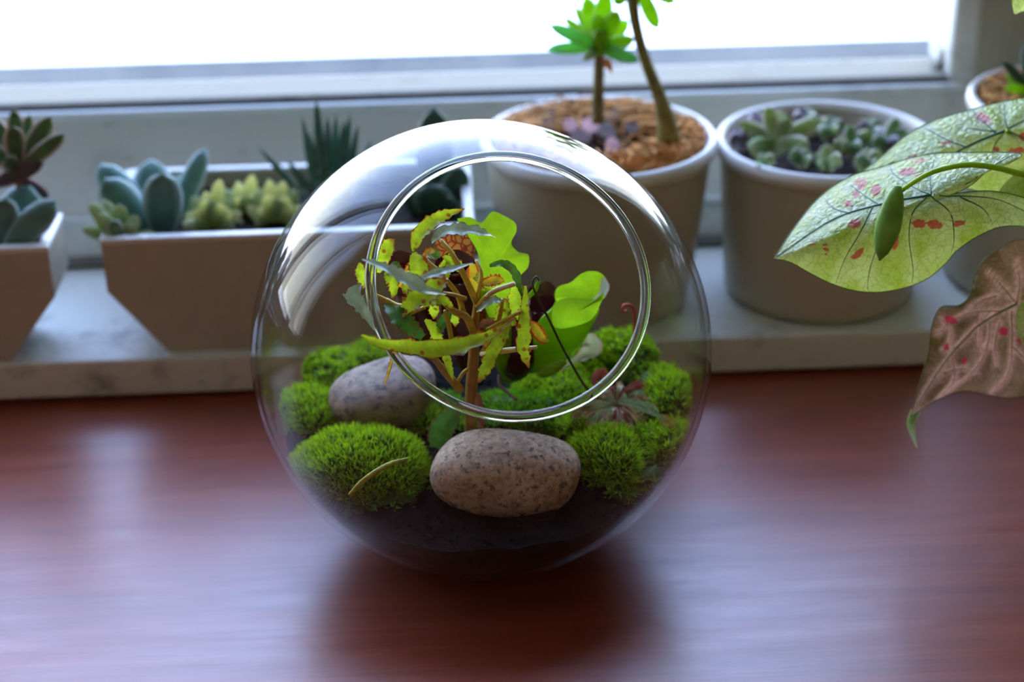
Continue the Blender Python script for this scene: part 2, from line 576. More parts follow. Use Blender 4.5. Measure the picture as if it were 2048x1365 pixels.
class MB:
    def __init__(s):
        s.v, s.f, s.uv, s.n = [], [], [], 0

    def add(s, v, f, uv=None):
        v = np.asarray(v, float)
        s.v.append(v)
        s.f += [tuple(i + s.n for i in q) for q in f]
        s.uv.append(np.zeros((len(v), 2)) if uv is None else np.asarray(uv, float))
        s.n += len(v)

    def build(s, name, mat, parent=None, smooth=True):
        return obj(name, np.concatenate(s.v), s.f, mat, parent, smooth, np.concatenate(s.uv))

    def box(s, a, b):
        x0, y0, z0 = a
        x1, y1, z1 = b
        s.add([(x0, y0, z0), (x1, y0, z0), (x1, y1, z0), (x0, y1, z0), (x0, y0, z1), (x1, y0, z1), (x1, y1, z1), (x0, y1, z1)],
              [(3, 2, 1, 0), (4, 5, 6, 7), (0, 1, 5, 4), (1, 2, 6, 5), (2, 3, 7, 6), (3, 0, 4, 7)])


def bevel(o, w, seg=2):
    b = o.modifiers.new('bevel', 'BEVEL')
    b.width = w
    b.segments = seg
    b.limit_method = 'ANGLE'
    return o


def box(name, a, b, mat, parent=None, bev=0.0):
    q = MB()
    q.box(a, b)
    o = q.build(name, mat, parent, smooth=False)
    return bevel(o, bev) if bev else o


def smooth_path(P, n):
    """Catmull-Rom through points (any number of columns)"""
    P = np.asarray(P, float)
    if len(P) == 2:
        t = np.linspace(0, 1, n)[:, None]
        return P[0] * (1 - t) + P[1] * t
    Q = np.vstack([2 * P[0] - P[1], P, 2 * P[-1] - P[-2]])
    out = []
    for t in np.linspace(0, len(P) - 1 - 1e-9, n):
        i = int(t)
        u = t - i
        a, b, c, d = Q[i], Q[i + 1], Q[i + 2], Q[i + 3]
        out.append(0.5 * (2 * b + (c - a) * u + (2 * a - 5 * b + 4 * c - d) * u * u + (3 * b - a - 3 * c + d) * u ** 3))
    return np.array(out)


def norm(v):
    v = np.asarray(v, float)
    return v / (np.linalg.norm(v) + 1e-12)


def tube_data(P, R, seg=8, squash=1.0):
    P = np.asarray(P, float)
    n = len(P)
    R = np.broadcast_to(np.asarray(R, float), (n,))
    V, UV = [], []
    ref = np.array([0.3, -0.8, 0.5])
    for i in range(n):
        t = norm(P[min(i + 1, n - 1)] - P[max(i - 1, 0)])
        s = norm(np.cross(t, ref))
        b = np.cross(s, t)
        for k in range(seg):
            a = 2 * pi * k / seg
            V.append(P[i] + R[i] * (cos(a) * s + squash * sin(a) * b))
            UV.append((i / max(1, n - 1), 0.5))
    Fc = []
    for i in range(n - 1):
        for k in range(seg):
            k2 = (k + 1) % seg
            Fc.append((i * seg + k, i * seg + k2, (i + 1) * seg + k2, (i + 1) * seg + k))
    Fc.append(tuple(range(seg))[::-1])
    Fc.append(tuple((n - 1) * seg + k for k in range(seg)))
    return V, Fc, UV


def tube(name, P, R, mat, parent=None, seg=8, n=None, squash=1.0):
    P = np.asarray(P, float)
    R = np.broadcast_to(np.asarray(R, float), (len(P),))
    if n:
        A = smooth_path(np.column_stack([P, R]), n)
        P, R = A[:, :3], np.maximum(A[:, 3], 1e-5)
    v, f, uv = tube_data(P, R, seg, squash)
    return obj(name, v, f, mat, parent, True, uv)


def lathe_data(prof, c, seg=64):
    V, Fc = [], []
    n = len(prof)
    for k in range(seg):
        a = 2 * pi * k / seg
        for r, z in prof:
            V.append((c[0] + r * cos(a), c[1] + r * sin(a), c[2] + z))
    for k in range(seg):
        k2 = (k + 1) % seg
        for i in range(n - 1):
            Fc.append((k * n + i, k2 * n + i, k2 * n + i + 1, k * n + i + 1))
    return V, Fc


PXM = 1 / F          # metres per pixel at one metre


def depth(p):
    return float((np.asarray(p) - CAM) @ fw)


def strip_leaf(name, pts, mat, parent, n=18, fold=0.25, teeth=0.0, nteeth=9, twist=0.0, wave=0.0, seed=0, tilt=(0, 0, 0)):
    """leaf blade: pts = (px, py, y, half width in px); a folded, toothed, curved sheet"""
    r = np.random.default_rng(seed)
    A = np.array([[*Y(p[0], p[1], p[2]), 0] for p in pts])
    for i, p in enumerate(pts):
        A[i, 3] = p[3] * PXM * depth(A[i, :3])
    A = smooth_path(A, n)
    P, Wd = A[:, :3], np.maximum(A[:, 3], 0.0002)
    us = np.array([-1, -0.8, -0.4, 0, 0.4, 0.8, 1])
    V, UV = [], []
    ph = r.uniform(0, 6)
    for i in range(n):
        t = norm(P[min(i + 1, n - 1)] - P[max(i - 1, 0)])
        view = norm(norm(CAM - P[i]) + np.array(tilt))
        s = norm(np.cross(view, t))
        nn = norm(np.cross(t, s))
        tw = twist * (i / (n - 1) - 0.5)
        s, nn = s * cos(tw) + nn * sin(tw), nn * cos(tw) - s * sin(tw)
        for u in us:
            w = Wd[i]
            if abs(u) == 1 and teeth:
                w = w * (1 + teeth * (((i * nteeth / n) % 1.0) - 0.4) + teeth * 0.5 * r.uniform(-1, 1))
            off = fold * w * (abs(u) ** 1.5 - 0.4) + wave * w * sin(ph + i * 0.9 + 1.7 * np.sign(u)) * abs(u) ** 2
            V.append(P[i] + s * u * w + nn * off)
            UV.append((i / (n - 1), 0.5 + 0.5 * u))
    q = len(us)
    Fc = [(i * q + k, i * q + k + 1, (i + 1) * q + k + 1, (i + 1) * q + k) for i in range(n - 1) for k in range(q - 1)]
    return obj(name, V, Fc, mat, parent, True, UV)


def flesh_data(p0, p1, w, th, nrm, bend=0.15, n=10, seg=10, prof=None, tipsharp=0.5):
    """plump succulent leaf from p0 to p1, w wide, th thick"""
    p0, p1 = np.asarray(p0, float), np.asarray(p1, float)
    t = norm(p1 - p0)
    L = np.linalg.norm(p1 - p0)
    s = norm(np.cross(nrm, t))
    nn = np.cross(t, s)
    V, UV = [], []
    for i in range(n):
        u = i / (n - 1)
        c = p0 + t * L * u + nn * bend * L * (4 * u * (1 - u)) * -0.5
        k = (0.28 + 0.72 * sin(pi * min(1.0, u / 1.25) ** 0.9) ** 0.8) if u < 0.62 else None
        wmid = 0.28 + 0.72 * sin(pi * (0.62 / 1.25) ** 0.9) ** 0.8
        if k is None:
            x = (u - 0.62) / 0.38
            k = wmid * max(0.0, 1 - x ** (2.2 - tipsharp)) ** 0.5 if x < 1 else 0.0
        k = max(k, 0.03)
        for j in range(seg):
            a = 2 * pi * j / seg
            V.append(c + s * cos(a) * w * 0.5 * k + nn * sin(a) * th * 0.5 * k ** 0.8)
            UV.append((u, 0.5 + 0.5 * cos(a)))
    Fc = []
    for i in range(n - 1):
        for j in range(seg):
            j2 = (j + 1) % seg
            Fc.append((i * seg + j, i * seg + j2, (i + 1) * seg + j2, (i + 1) * seg + j))
    Fc.append(tuple(range(seg))[::-1])
    Fc.append(tuple((n - 1) * seg + k for k in range(seg)))
    return V, Fc, UV


def flesh(name, a, b, wpx, mat, parent, thick=0.35, bend=0.15, tipsharp=0.5, nrm=None):
    """a, b = (px, py, y) of base and tip"""
    p0, p1 = Y(*a), Y(*b)
    w = wpx * PXM * depth((p0 + p1) / 2)
    if nrm is None:
        nrm = norm(CAM - p0)
    v, f, uv = flesh_data(p0, p1, w, w * thick, np.asarray(nrm), bend, tipsharp=tipsharp)
    return obj(name, v, f, mat, parent, True, uv)


# ================================================================== THE SETTING
SH = 0.0245          # height of the sill board above the table
YB0, YB1 = 0.262, 0.290   # sloping apron below the window: foot and top
ZA = 0.1050          # top of the apron
XR = 0.288           # right edge of the window opening
XL = -1.60
ZT = 1.30
YG = 0.322           # glass

floor = tag(box('floor', (-2.3, -3.0, -0.80), (1.5, 0.45, -0.76), 'floorboards'), kind='structure')
ceil = tag(box('ceiling', (-2.3, -3.0, 1.75), (1.5, 0.45, 1.80), 'ceiling'), kind='structure')
tag(box('wall_left', (-2.3, -3.0, -0.76), (-2.2, 0.45, 1.75), 'room'), kind='structure')
tag(box('wall_right', (1.4, -3.0, -0.76), (1.5, 0.45, 1.75), 'room'), kind='structure')
tag(box('wall_front', (-2.2, -3.0, -0.76), (1.4, -2.9, 1.75), 'room'), kind='structure')
q = MB()
q.box((-2.2, 0.30, -0.76), (1.4, 0.372, ZA - 0.002))
q.box((-2.2, 0.30, ZT), (1.4, 0.372, 1.75))
q.box((-2.2, 0.30, ZA - 0.002), (XL, 0.372, ZT))
q.box((XR + 0.03, 0.30, ZA - 0.002), (1.4, 0.372, ZT))
q.add([(-2.2, YB0, SH - 0.03), (1.4, YB0, SH - 0.03), (1.4, YB0, SH), (-2.2, YB0, SH), (-2.2, YB1, ZA), (1.4, YB1, ZA), (1.4, 0.301, ZA), (-2.2, 0.301, ZA), (-2.2, 0.301, SH - 0.03), (1.4, 0.301, SH - 0.03)],
      [(0, 1, 2, 3), (3, 2, 5, 4), (4, 5, 6, 7), (0, 8, 9, 1)])
wb = q.build('wall_back', 'paint', None, False)
tag(wb, 'pale painted wall around and below the window', kind='structure')
q = MB()
q.add([(XR + 0.012, YB1 + 0.002, ZA - 0.004), (1.4, YB1 + 0.002, ZA - 0.004), (1.4, YB1 + 0.002, ZT), (XR + 0.012, YB1 + 0.002, ZT),
       (XR + 0.012, 0.302, ZA - 0.004), (1.4, 0.302, ZA - 0.004), (1.4, 0.302, ZT), (XR + 0.012, 0.302, ZT)],
      [(0, 1, 2, 3), (0, 3, 7, 4), (3, 2, 6, 7), (0, 4, 5, 1)])
q.build('wall_panel', 'wallpaint', wb, False)
tag(box('trim_1', (-2.2, 0.1405, 0.0032), (1.4, YB0 + 0.01, SH), 'board', None, 0.0016), 'white painted sill board above the table, stained and chipped', kind='structure')
tag(box('trim_6', (-2.2, 0.152, -0.001), (1.4, YB0 + 0.01, 0.0032), 'grime'), 'recessed strip under the sill board, coloured dark for its shade', kind='structure')  # dark colour stands for the shade inside the recess
# apron moulding line
tag(box('trim_2', (-2.2, YB0 + 0.004, SH + 0.024), (XR, YB0 + 0.0125, SH + 0.0275), 'paint', None, 0.001), 'thin moulding line along the apron below the window', kind='structure')
tag(box('trim_3', (-2.2, YB0 - 0.006, SH), (1.4, YB0 + 0.002, SH + 0.006), 'grime', None, 0.002), 'dark grime in the joint behind the sill board', kind='structure')

win = thing('window_1', (-0.66, YG, ZA), 'wide white framed window with dusty glass over the sill', None, None, 'structure')
fr = MB()
fr.box((XL, YB1 - 0.004, ZA), (XR + 0.012, 0.2915, ZA + 0.0050))      # projecting lip
o = fr.build('sill_lip', 'frame', win, False)
bevel(o, 0.0014)
o = box('putty_line', (XL, 0.2914, ZA - 0.002), (XR, 0.2975, ZA + 0.0084), 'grime', win, 0.001)
o = box('bottom_rail', (XL, 0.3225, ZA), (XR, 0.336, ZA + 0.0088), 'outer', win, 0.001)
obj('glazing_bead', [(XL, 0.2974, ZA), (XR, 0.2974, ZA), (XR, 0.2974, ZA + 0.0082), (XL, 0.2974, ZA + 0.0082), (XR, 0.3224, ZA + 0.0098), (XL, 0.3224, ZA + 0.0098), (XR, 0.3224, ZA), (XL, 0.3224, ZA)],
    [(0, 1, 2, 3), (3, 2, 4, 5), (5, 4, 6, 7), (7, 6, 1, 0), (1, 6, 4, 2), (0, 3, 5, 7)], 'cream', win, False)
o = box('jamb', (XR - 0.004, 0.290, ZA), (XR + 0.013, 0.337, ZT), 'frame', win, 0.004)
o = box('jamb', (XL - 0.02, 0.295, ZA), (XL + 0.012, 0.337, ZT), 'frame', win, 0.003)
o = box('top_rail', (XL, 0.295, ZT - 0.03), (XR, 0.337, ZT), 'frame', win, 0.003)
for x in (-0.43, -0.90):
    box('mullion', (x - 0.032, 0.292, ZA + 0.005), (x + 0.032, 0.337, ZT - 0.02), 'frame', win, 0.004)
for x0, x1 in ((XL + 0.01, -0.93), (-0.87, -0.46), (-0.40, XR - 0.002)):
    box('pane', (x0, YG + 0.0005, ZA + 0.0095), (x1, YG + 0.0035, ZT - 0.028), 'pane', win)
# grime rounded into the lower right corner of the frame
g = []
for k in range(9):
    a = radians(180 + 90 * k / 8)
    g.append((XR - 0.004 - 0.012 - 0.012 * cos(a) * 1.0 - 0.0, 0.302, ZA + 0.0065 + 0.012 + 0.012 * sin(a)))
V = [(XR - 0.004, 0.302, ZA + 0.0065)] + [(XR - 0.004 - 0.014 * (1 - sin(radians(90 * k / 8))), 0.302, ZA + 0.0065 + 0.014 * (1 - cos(radians(90 * k / 8)))) for k in range(9)]
V2 = [(x, 0.309, z) for x, _, z in V]
nV = len(V)
Fc = [tuple(range(nV)), tuple(range(2 * nV - 1, nV - 1, -1))] + [(i, (i + 1) % nV, nV + (i + 1) % nV, nV + i) for i in range(nV)]
obj('corner_grime', V + V2, Fc, 'grime', win, False)
tag(box('trim_4', (XL, 0.338, ZA - 0.004), (XR + 0.02, 0.393, ZA - 0.0002), 'outer', None, 0.003), 'grey blue painted ledge outside the window', kind='structure')
tag(box('trim_5', (-60, 0.373, -0.36), (60, 80, -0.30), 'terrace'), 'pale sunlit terrace outside the window', kind='structure')

# ---- table
tb = thing('wooden_table', (0, -0.35, 0), 'reddish brown varnished wooden table with scratches under the glass bowl', 'table')
box('tabletop', (-0.95, -0.95, -0.035), (0.85, 0.1515, 0.0), 'table', tb, 0.003)
for x in (-0.9, 0.8):
    for y in (-0.9, 0.09):
        box('leg', (x - 0.03, y - 0.03, -0.76), (x + 0.03, y + 0.03, -0.035), 'table', tb)

# ================================================================== GLASS BOWL
nax = norm(0.150 * rt + 0.322 * up - 0.935 * fw)
ax = norm(np.cross(nax, [0, 0, 1.0]))
bx_ = np.cross(nax, ax)
TH0 = math.asin(0.553)
bowl = thing('glass_bowl', (0, 0, 0), 'clear round glass bowl with a big round opening, planted with moss', 'bowl')


def bowl_surface(R, t0, nth=120, nph=160, flip=False):
    V, Fc = [], []
    for i in range(nth + 1):
        th = t0 + (pi - t0) * i / nth
        for k in range(nph):
            a = 2 * pi * k / nph
            p = BC + R * (cos(th) * nax + sin(th) * (cos(a) * ax + sin(a) * bx_))
            zmin = 0.0004 + (BR - R)
            if p[2] < zmin:
                p = np.array([p[0], p[1], zmin])
            V.append(p)
    for i in range(nth):
        for k in range(nph):
            k2 = (k + 1) % nph
            f = (i * nph + k, i * nph + k2, (i + 1) * nph + k2, (i + 1) * nph + k)
            Fc.append(f[::-1] if flip else f)
    return V, Fc


V, Fc = bowl_surface(BR, TH0)
V2, F2 = bowl_surface(BR - 0.0022, TH0, flip=True)
q = MB()
q.add(V, Fc)
q.add(V2, F2)
q.build('shell', 'bowl', bowl)
# thick rounded rim
RR = (BR - 0.0011) * sin(TH0)
RC = BC + (BR - 0.0011) * cos(TH0) * nax
V, Fc = [], []
NR, NS = 160, 14
for i in range(NR):
    a = 2 * pi * i / NR
    d = cos(a) * ax + sin(a) * bx_
    for k in range(NS):
        b = 2 * pi * k / NS
        V.append(RC + d * (RR + 0.0022 * cos(b)) + nax * 0.0019 * sin(b))
for i in range(NR):
    for k in range(NS):
        i2, k2 = (i + 1) % NR, (k + 1) % NS
        Fc.append((i * NS + k, i2 * NS + k, i2 * NS + k2, i * NS + k2))
obj('rim', V, Fc, 'rim', bowl)

# ---- soil
RI = BR - 0.0032


def hsoil(x, y):
    return 0.055 + (0.15 * y if y < 0 else 0.06 * y) + 0.0022 * sin(90 * x + 1) * cos(70 * y) + 0.0014 * sin(210 * x + 40 * y)


V, Fc = [], []
NP = 96
rings = np.linspace(0.0, 1.0, 22)
for k in range(NP):
    a = 2 * pi * k / NP
    for u in rings:
        rmax = RI * 0.93
        x, y = cos(a) * rmax * u, sin(a) * rmax * u
        z = hsoil(x, y) + (rng.uniform(-0.0012, 0.0012) if u > 0 else 0)
        p = np.array([x, y, z]) - BC
        if np.linalg.norm(p) > RI:
            p = p / np.linalg.norm(p) * RI
        V.append(p + BC)
    top = V[-1]
    ph0 = math.asin((top[2] - BC[2]) / RI)
    for j in range(1, 15):
        ph = ph0 + (-pi / 2 - ph0) * j / 14
        V.append(np.array([cos(a) * cos(ph) * RI, sin(a) * cos(ph) * RI, max(0.003, BC[2] + RI * sin(ph))]))
nn_ = len(rings) + 14
for k in range(NP):
    k2 = (k + 1) % NP
    for i in range(nn_ - 1):
        Fc.append((k * nn_ + i, k * nn_ + i + 1, k2 * nn_ + i + 1, k2 * nn_ + i))
for i in range(900):
    a, u = rng.uniform(0, 2 * pi), sqrt(rng.uniform(0, 1)) * 0.91
    c = np.array([cos(a) * RI * u, sin(a) * RI * u, 0.0])
    c[2] = hsoil(c[0], c[1]) + 0.0002
    d_ = c - BC
    if np.linalg.norm(d_) > RI - 0.0006:
        c = BC + d_ / np.linalg.norm(d_) * (RI - 0.0006)
    k0 = len(V)
    for v_ in ((1, 0, 0), (-1, 0, 0), (0, 1, 0), (0, -1, 0), (0, 0, 1), (0, 0, -1)):
        V.append(c + np.array(v_) * rng.uniform(0.0004, 0.0014))
    Fc += [(k0 + p_, k0 + q_, k0 + r_) for p_, q_, r_ in ((0, 2, 4), (2, 1, 4), (1, 3, 4), (3, 0, 4), (2, 0, 5), (1, 2, 5), (3, 1, 5), (0, 3, 5))]
so_ = obj('potting_soil', V, Fc, 'soil', None, False)
tag(so_, 'black potting soil filling the bottom of the glass bowl', 'soil', None, 'stuff')

RMOSS = BR - 0.0042


def inside(p, r=RMOSS):
    d = p - BC
    L = np.linalg.norm(d, axis=-1, keepdims=True)
    return np.where(L > r, BC + d / np.maximum(L, 1e-9) * r, p)


def moss(label, px, py, z, rx, ry, rz, count, blade, mat='moss', rot=0.0, star=0.0, name='moss_cushion', seed=0, width=0.0005, lump=0.12, cat='moss', group=None):
    """cushion of moss: a dome with real blades; (px,py) where its middle shows, at height z"""
    r = np.random.default_rng(seed + 100)
    c = Z(px, py, z)
    root = thing(name, (c[0], c[1], z - rz * 0.3), label, cat, group)
    ca, sa = cos(rot), sin(rot)

    def dome(th, ph):
        k = 1 + lump * np.sin(3 * ph + seed) * np.sin(2.3 * th + seed) + lump * 0.6 * np.sin(7 * ph + 2 * seed) * np.sin(5 * th)
        x, y, zz = rx * np.sin(th) * np.cos(ph) * k, ry * np.sin(th) * np.sin(ph) * k, rz * np.cos(th) * k
        return np.stack([c[0] + x * ca - y * sa, c[1] + x * sa + y * ca, z + zz], -1)

    NT, NPh = 14, 28
    T, Ph = np.meshgrid(np.linspace(0.02, pi * 0.75, NT), np.linspace(0, 2 * pi, NPh, endpoint=False), indexing='ij')
    V = inside(dome(T, Ph).reshape(-1, 3))
    Fc = [(i * NPh + k, (i + 1) * NPh + k, (i + 1) * NPh + (k + 1) % NPh, i * NPh + (k + 1) % NPh) for i in range(NT - 1) for k in range(NPh)]
    Fc.append(tuple(range(NPh)))
    obj('mound', V, Fc, 'moss_base', root)
    # blades
    th = np.arccos(r.uniform(-0.55, 1.0, count))
    ph = r.uniform(0, 2 * pi, count)
    if star:
        ns = max(8, int(count / star))
        cth, cph = np.arccos(r.uniform(-0.4, 1.0, ns)), r.uniform(0, 2 * pi, ns)
        pick = r.integers(0, ns, count)
        th = np.clip(cth[pick] + r.normal(0, 0.02, count), 0, 2.4)
        ph = cph[pick] + r.normal(0, 0.03, count)
    B = dome(th, ph)
    e_ = 1e-3
    d1 = dome(th + e_, ph) - B
    d2 = dome(th, ph + e_) - B
    N = np.cross(d1, d2)
    N /= np.linalg.norm(N, axis=1, keepdims=True) + 1e-12
    out = B - np.array([c[0], c[1], z - rz * 0.5])
    N[np.sum(N * out, 1) < 0] *= -1
    jit = r.normal(0, 0.34 if not star else 0.75, (count, 3))
    D = N + jit + np.array([0, 0, 0.35])
    D /= np.linalg.norm(D, axis=1, keepdims=True)
    L = blade * r.uniform(0.55, 1.25, count)[:, None]
    Sd = np.cross(D, r.normal(0, 1, (count, 3)))
    Sd /= np.linalg.norm(Sd, axis=1, keepdims=True) + 1e-12
    bendv = np.cross(D, Sd)
    w = width * r.uniform(0.7, 1.3, count)[:, None]
    B0 = B - N * blade * 0.15
    p = [B0 - Sd * w * 0.6, B0 + Sd * w * 0.6,
         B0 + D * L * 0.55 - Sd * w * 0.5 + bendv * L * 0.05, B0 + D * L * 0.55 + Sd * w * 0.5 + bendv * L * 0.05,
         B0 + D * L + bendv * L * r.uniform(0.05, 0.35, count)[:, None]]
    V = inside(np.stack(p, 1).reshape(-1, 3), BR - 0.0033)
    idx = np.arange(count) * 5
    quads = np.stack([idx, idx + 1, idx + 3, idx + 2], 1)
    tris = np.stack([idx + 2, idx + 3, idx + 4], 1)
    me = bpy.data.meshes.new('fronds')
    nv, nf = len(V), 2 * count
    me.vertices.add(nv)
    me.vertices.foreach_set('co', V.astype(np.float32).ravel())
    loops = np.concatenate([quads.ravel(), tris.ravel()]).astype(np.int32)
    me.loops.add(len(loops))
    me.loops.foreach_set('vertex_index', loops)
    me.polygons.add(nf)
    st = np.concatenate([np.arange(count) * 4, 4 * count + np.arange(count) * 3]).astype(np.int32)
    me.polygons.foreach_set('loop_start', st)
    at = me.attributes.new('tint', 'FLOAT', 'POINT')
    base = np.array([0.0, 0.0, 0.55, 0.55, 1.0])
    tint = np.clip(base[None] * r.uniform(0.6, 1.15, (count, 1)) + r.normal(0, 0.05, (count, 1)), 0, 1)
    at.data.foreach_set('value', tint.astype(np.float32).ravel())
    me.materials.append(M[mat])
    me.update()
    me.validate()
    o = bpy.data.objects.new('fronds', me)
    link(o, root)
    o['kind'] = 'stuff'
    return root


# (label, px, py, z, rx, ry, rz, blades, blade length)
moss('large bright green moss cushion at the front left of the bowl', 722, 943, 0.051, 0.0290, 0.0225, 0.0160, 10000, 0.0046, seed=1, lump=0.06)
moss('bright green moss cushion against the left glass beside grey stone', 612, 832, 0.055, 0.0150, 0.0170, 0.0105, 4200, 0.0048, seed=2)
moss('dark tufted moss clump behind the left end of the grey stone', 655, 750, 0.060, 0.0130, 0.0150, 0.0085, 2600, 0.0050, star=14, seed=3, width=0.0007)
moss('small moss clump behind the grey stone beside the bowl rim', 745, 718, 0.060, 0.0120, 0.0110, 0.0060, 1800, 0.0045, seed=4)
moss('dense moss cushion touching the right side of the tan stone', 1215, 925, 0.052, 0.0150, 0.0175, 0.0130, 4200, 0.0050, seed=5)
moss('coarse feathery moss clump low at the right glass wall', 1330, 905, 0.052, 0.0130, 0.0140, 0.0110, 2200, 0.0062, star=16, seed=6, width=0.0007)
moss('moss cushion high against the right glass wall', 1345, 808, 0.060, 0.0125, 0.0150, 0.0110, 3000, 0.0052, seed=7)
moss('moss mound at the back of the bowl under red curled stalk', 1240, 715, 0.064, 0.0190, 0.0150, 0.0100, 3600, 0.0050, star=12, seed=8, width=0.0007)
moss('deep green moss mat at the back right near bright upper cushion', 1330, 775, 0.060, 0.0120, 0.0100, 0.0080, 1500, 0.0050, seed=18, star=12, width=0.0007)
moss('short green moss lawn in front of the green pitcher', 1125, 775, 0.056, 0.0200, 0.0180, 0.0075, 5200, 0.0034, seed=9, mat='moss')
moss('shaded dark moss lawn behind the tan stone', 1040, 830, 0.055, 0.0270, 0.0180, 0.0060, 5200, 0.0034, 'moss_deep', seed=10)  # deeper moss colour carries the shade lying on this lawn
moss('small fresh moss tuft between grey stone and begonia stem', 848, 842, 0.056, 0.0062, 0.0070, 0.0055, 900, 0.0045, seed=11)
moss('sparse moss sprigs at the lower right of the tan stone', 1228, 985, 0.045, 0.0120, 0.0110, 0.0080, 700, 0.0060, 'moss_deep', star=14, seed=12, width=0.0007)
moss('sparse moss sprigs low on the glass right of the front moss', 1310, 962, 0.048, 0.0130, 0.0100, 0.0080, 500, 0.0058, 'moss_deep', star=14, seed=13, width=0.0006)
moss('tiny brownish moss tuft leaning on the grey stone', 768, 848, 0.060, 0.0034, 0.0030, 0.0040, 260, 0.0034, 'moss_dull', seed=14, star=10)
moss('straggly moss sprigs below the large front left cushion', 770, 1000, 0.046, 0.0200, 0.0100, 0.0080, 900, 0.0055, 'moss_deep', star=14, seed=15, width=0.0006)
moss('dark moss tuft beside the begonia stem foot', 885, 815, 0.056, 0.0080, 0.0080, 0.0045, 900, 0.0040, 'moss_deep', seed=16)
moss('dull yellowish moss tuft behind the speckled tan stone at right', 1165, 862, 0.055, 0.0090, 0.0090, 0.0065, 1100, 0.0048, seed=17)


# ---- stones
def stone(name, px, py, z, rx, ry, rz, mat, label, rotz=0.0, roty=0.0, e1=2.3, seed=0, tx=0.0):
    c = Z(px, py, z)
    V, Fc = [], []
    NT, NPh = 40, 64
    R_ = np.array(Matrix.Rotation(rotz, 3, 'Z') @ Matrix.Rotation(roty, 3, 'Y') @ Matrix.Rotation(tx, 3, 'X'))
    for i in range(NT + 1):
        th = pi * i / NT
        for k in range(NPh):
            ph = 2 * pi * k / NPh

            def sp(v, e):
                return math.copysign(abs(v) ** (2 / e), v)
            d = np.array([sp(sin(th), e1) * sp(cos(ph), e1), sp(sin(th), e1) * sp(sin(ph), e1), sp(cos(th), e1)])
            lump = 1 + 0.035 * sin(2.1 * d[0] * 2 + seed) * cos(1.7 * d[2] * 2 + seed) + 0.025 * sin(4 * d[0] + 3 * d[1] + seed)
            V.append(c + R_ @ (d * np.array([rx, ry, rz]) * lump))
    for i in range(NT):
        for k in range(NPh):
            k2 = (k + 1) % NPh
            Fc.append((i * NPh + k, (i + 1) * NPh + k, (i + 1) * NPh + k2, i * NPh + k2))
    V = inside(np.array(V), BR - 0.0036)
    o = obj(name, V, Fc, mat)
    return tag(o, label, 'stone')


stone('river_stone', 1013, 948, 0.0570, 0.0325, 0.0190, 0.0182, 'stone_tan', 'speckled tan oval stone at the front of the bowl', 0.0, radians(3), 2.25, 1)
stone('river_stone', 766, 789, 0.0660, 0.0245, 0.0190, 0.0125, 'stone_grey', 'grey brown rounded stone at the left inside the bowl', radians(12), radians(-12), 2.3, 4, radians(8))
stone('pebble', 1222, 858, 0.0570, 0.0095, 0.0080, 0.0055, 'stone_grey', 'small grey brown pebble half hidden under the sundew', 0, 0, 2.2, 7)

# ================================================================== BEGONIA
root = thing('spotted_begonia', Z(943, 868, 0.056), 'begonia with spotted yellow green toothed leaves and ochre stems, leaning out of bowl', 'plant')


def stem(name, pts, mat, parent=None, seg=8):
    P = np.array([[*Y(p[0], p[1], p[2]), 0] for p in pts])
    R = [p[3] * PXM * depth(P[i, :3]) for i, p in enumerate(pts)]
    return tube(name, P[:, :3], R, mat, parent, seg, n=max(6, 5 * (len(pts) - 1) + 1))


stem('stem', [(942, 885, -0.012, 12), (940, 830, -0.018, 11), (943, 775, -0.026, 12), (947, 715, -0.036, 11), (948, 670, -0.042, 9), (950, 640, -0.046, 8), (955, 600, -0.050, 7)], 'beg_brown', root, 10)
B = [
    [(953, 605, -0.050, 8), (925, 545, -0.052, 6.5), (902, 505, -0.050, 5), (881, 480, -0.046, 4)],
    [(953, 606, -0.050, 5), (960, 570, -0.050, 5), (962, 545, -0.048, 4), (952, 520, -0.044, 3)],
    [(954, 612, -0.050, 5), (985, 585, -0.060, 5), (1027, 568, -0.060, 5)],
    [(947, 662, -0.044, 8), (932, 634, -0.052, 8), (908, 623, -0.058, 7), (880, 598, -0.062, 6)],
    [(928, 632, -0.052, 7), (916, 592, -0.055, 6), (893, 560, -0.058, 5)],
    [(903, 680, -0.056, 5), (898, 650, -0.060, 5), (890, 622, -0.062, 4)],
    [(919, 778, -0.030, 9), (890, 744, -0.050, 8), (868, 715, -0.068, 6), (860, 698, -0.078, 5)],
    [(913, 770, -0.035, 4), (925, 748, -0.040, 4), (937, 738, -0.042, 4)],
    [(960, 708, -0.040, 5), (985, 680, -0.046, 5), (998, 640, -0.050, 5), (1005, 600, -0.052, 4)],
    [(876, 544, -0.054, 7), (858, 528, -0.054, 6), (846, 512, -0.052, 5)],
    [(930, 597, -0.055, 5), (908, 590, -0.066, 4), (888, 586, -0.074, 3)],
    [(775, 602, -0.045, 5), (750, 590, -0.045, 4), (727, 576, -0.046, 3)],
    [(975, 660, -0.048, 4), (1010, 640, -0.055, 4), (1045, 622, -0.060, 4)],
    [(830, 618, -0.060, 5), (805, 632, -0.066, 5), (850, 615, -0.06, 4)],
]
for b in B:
    stem('branch', b, 'beg_stem', root)
# petiole of the left leaf joining the plant
stem('branch', [(880, 600, -0.06, 5), (840, 608, -0.055, 5), (800, 612, -0.048, 5), (772, 600, -0.045, 5)], 'beg_stem', root)
stem('straw_stalk', [(963, 709, -0.044, 5), (1010, 702, -0.052, 6), (1074, 695, -0.050, 4)], 'straw', root)
stem('straw_stalk', [(960, 604, -0.052, 3), (988, 582, -0.062, 5), (1030, 568, -0.064, 5)], 'straw', root)

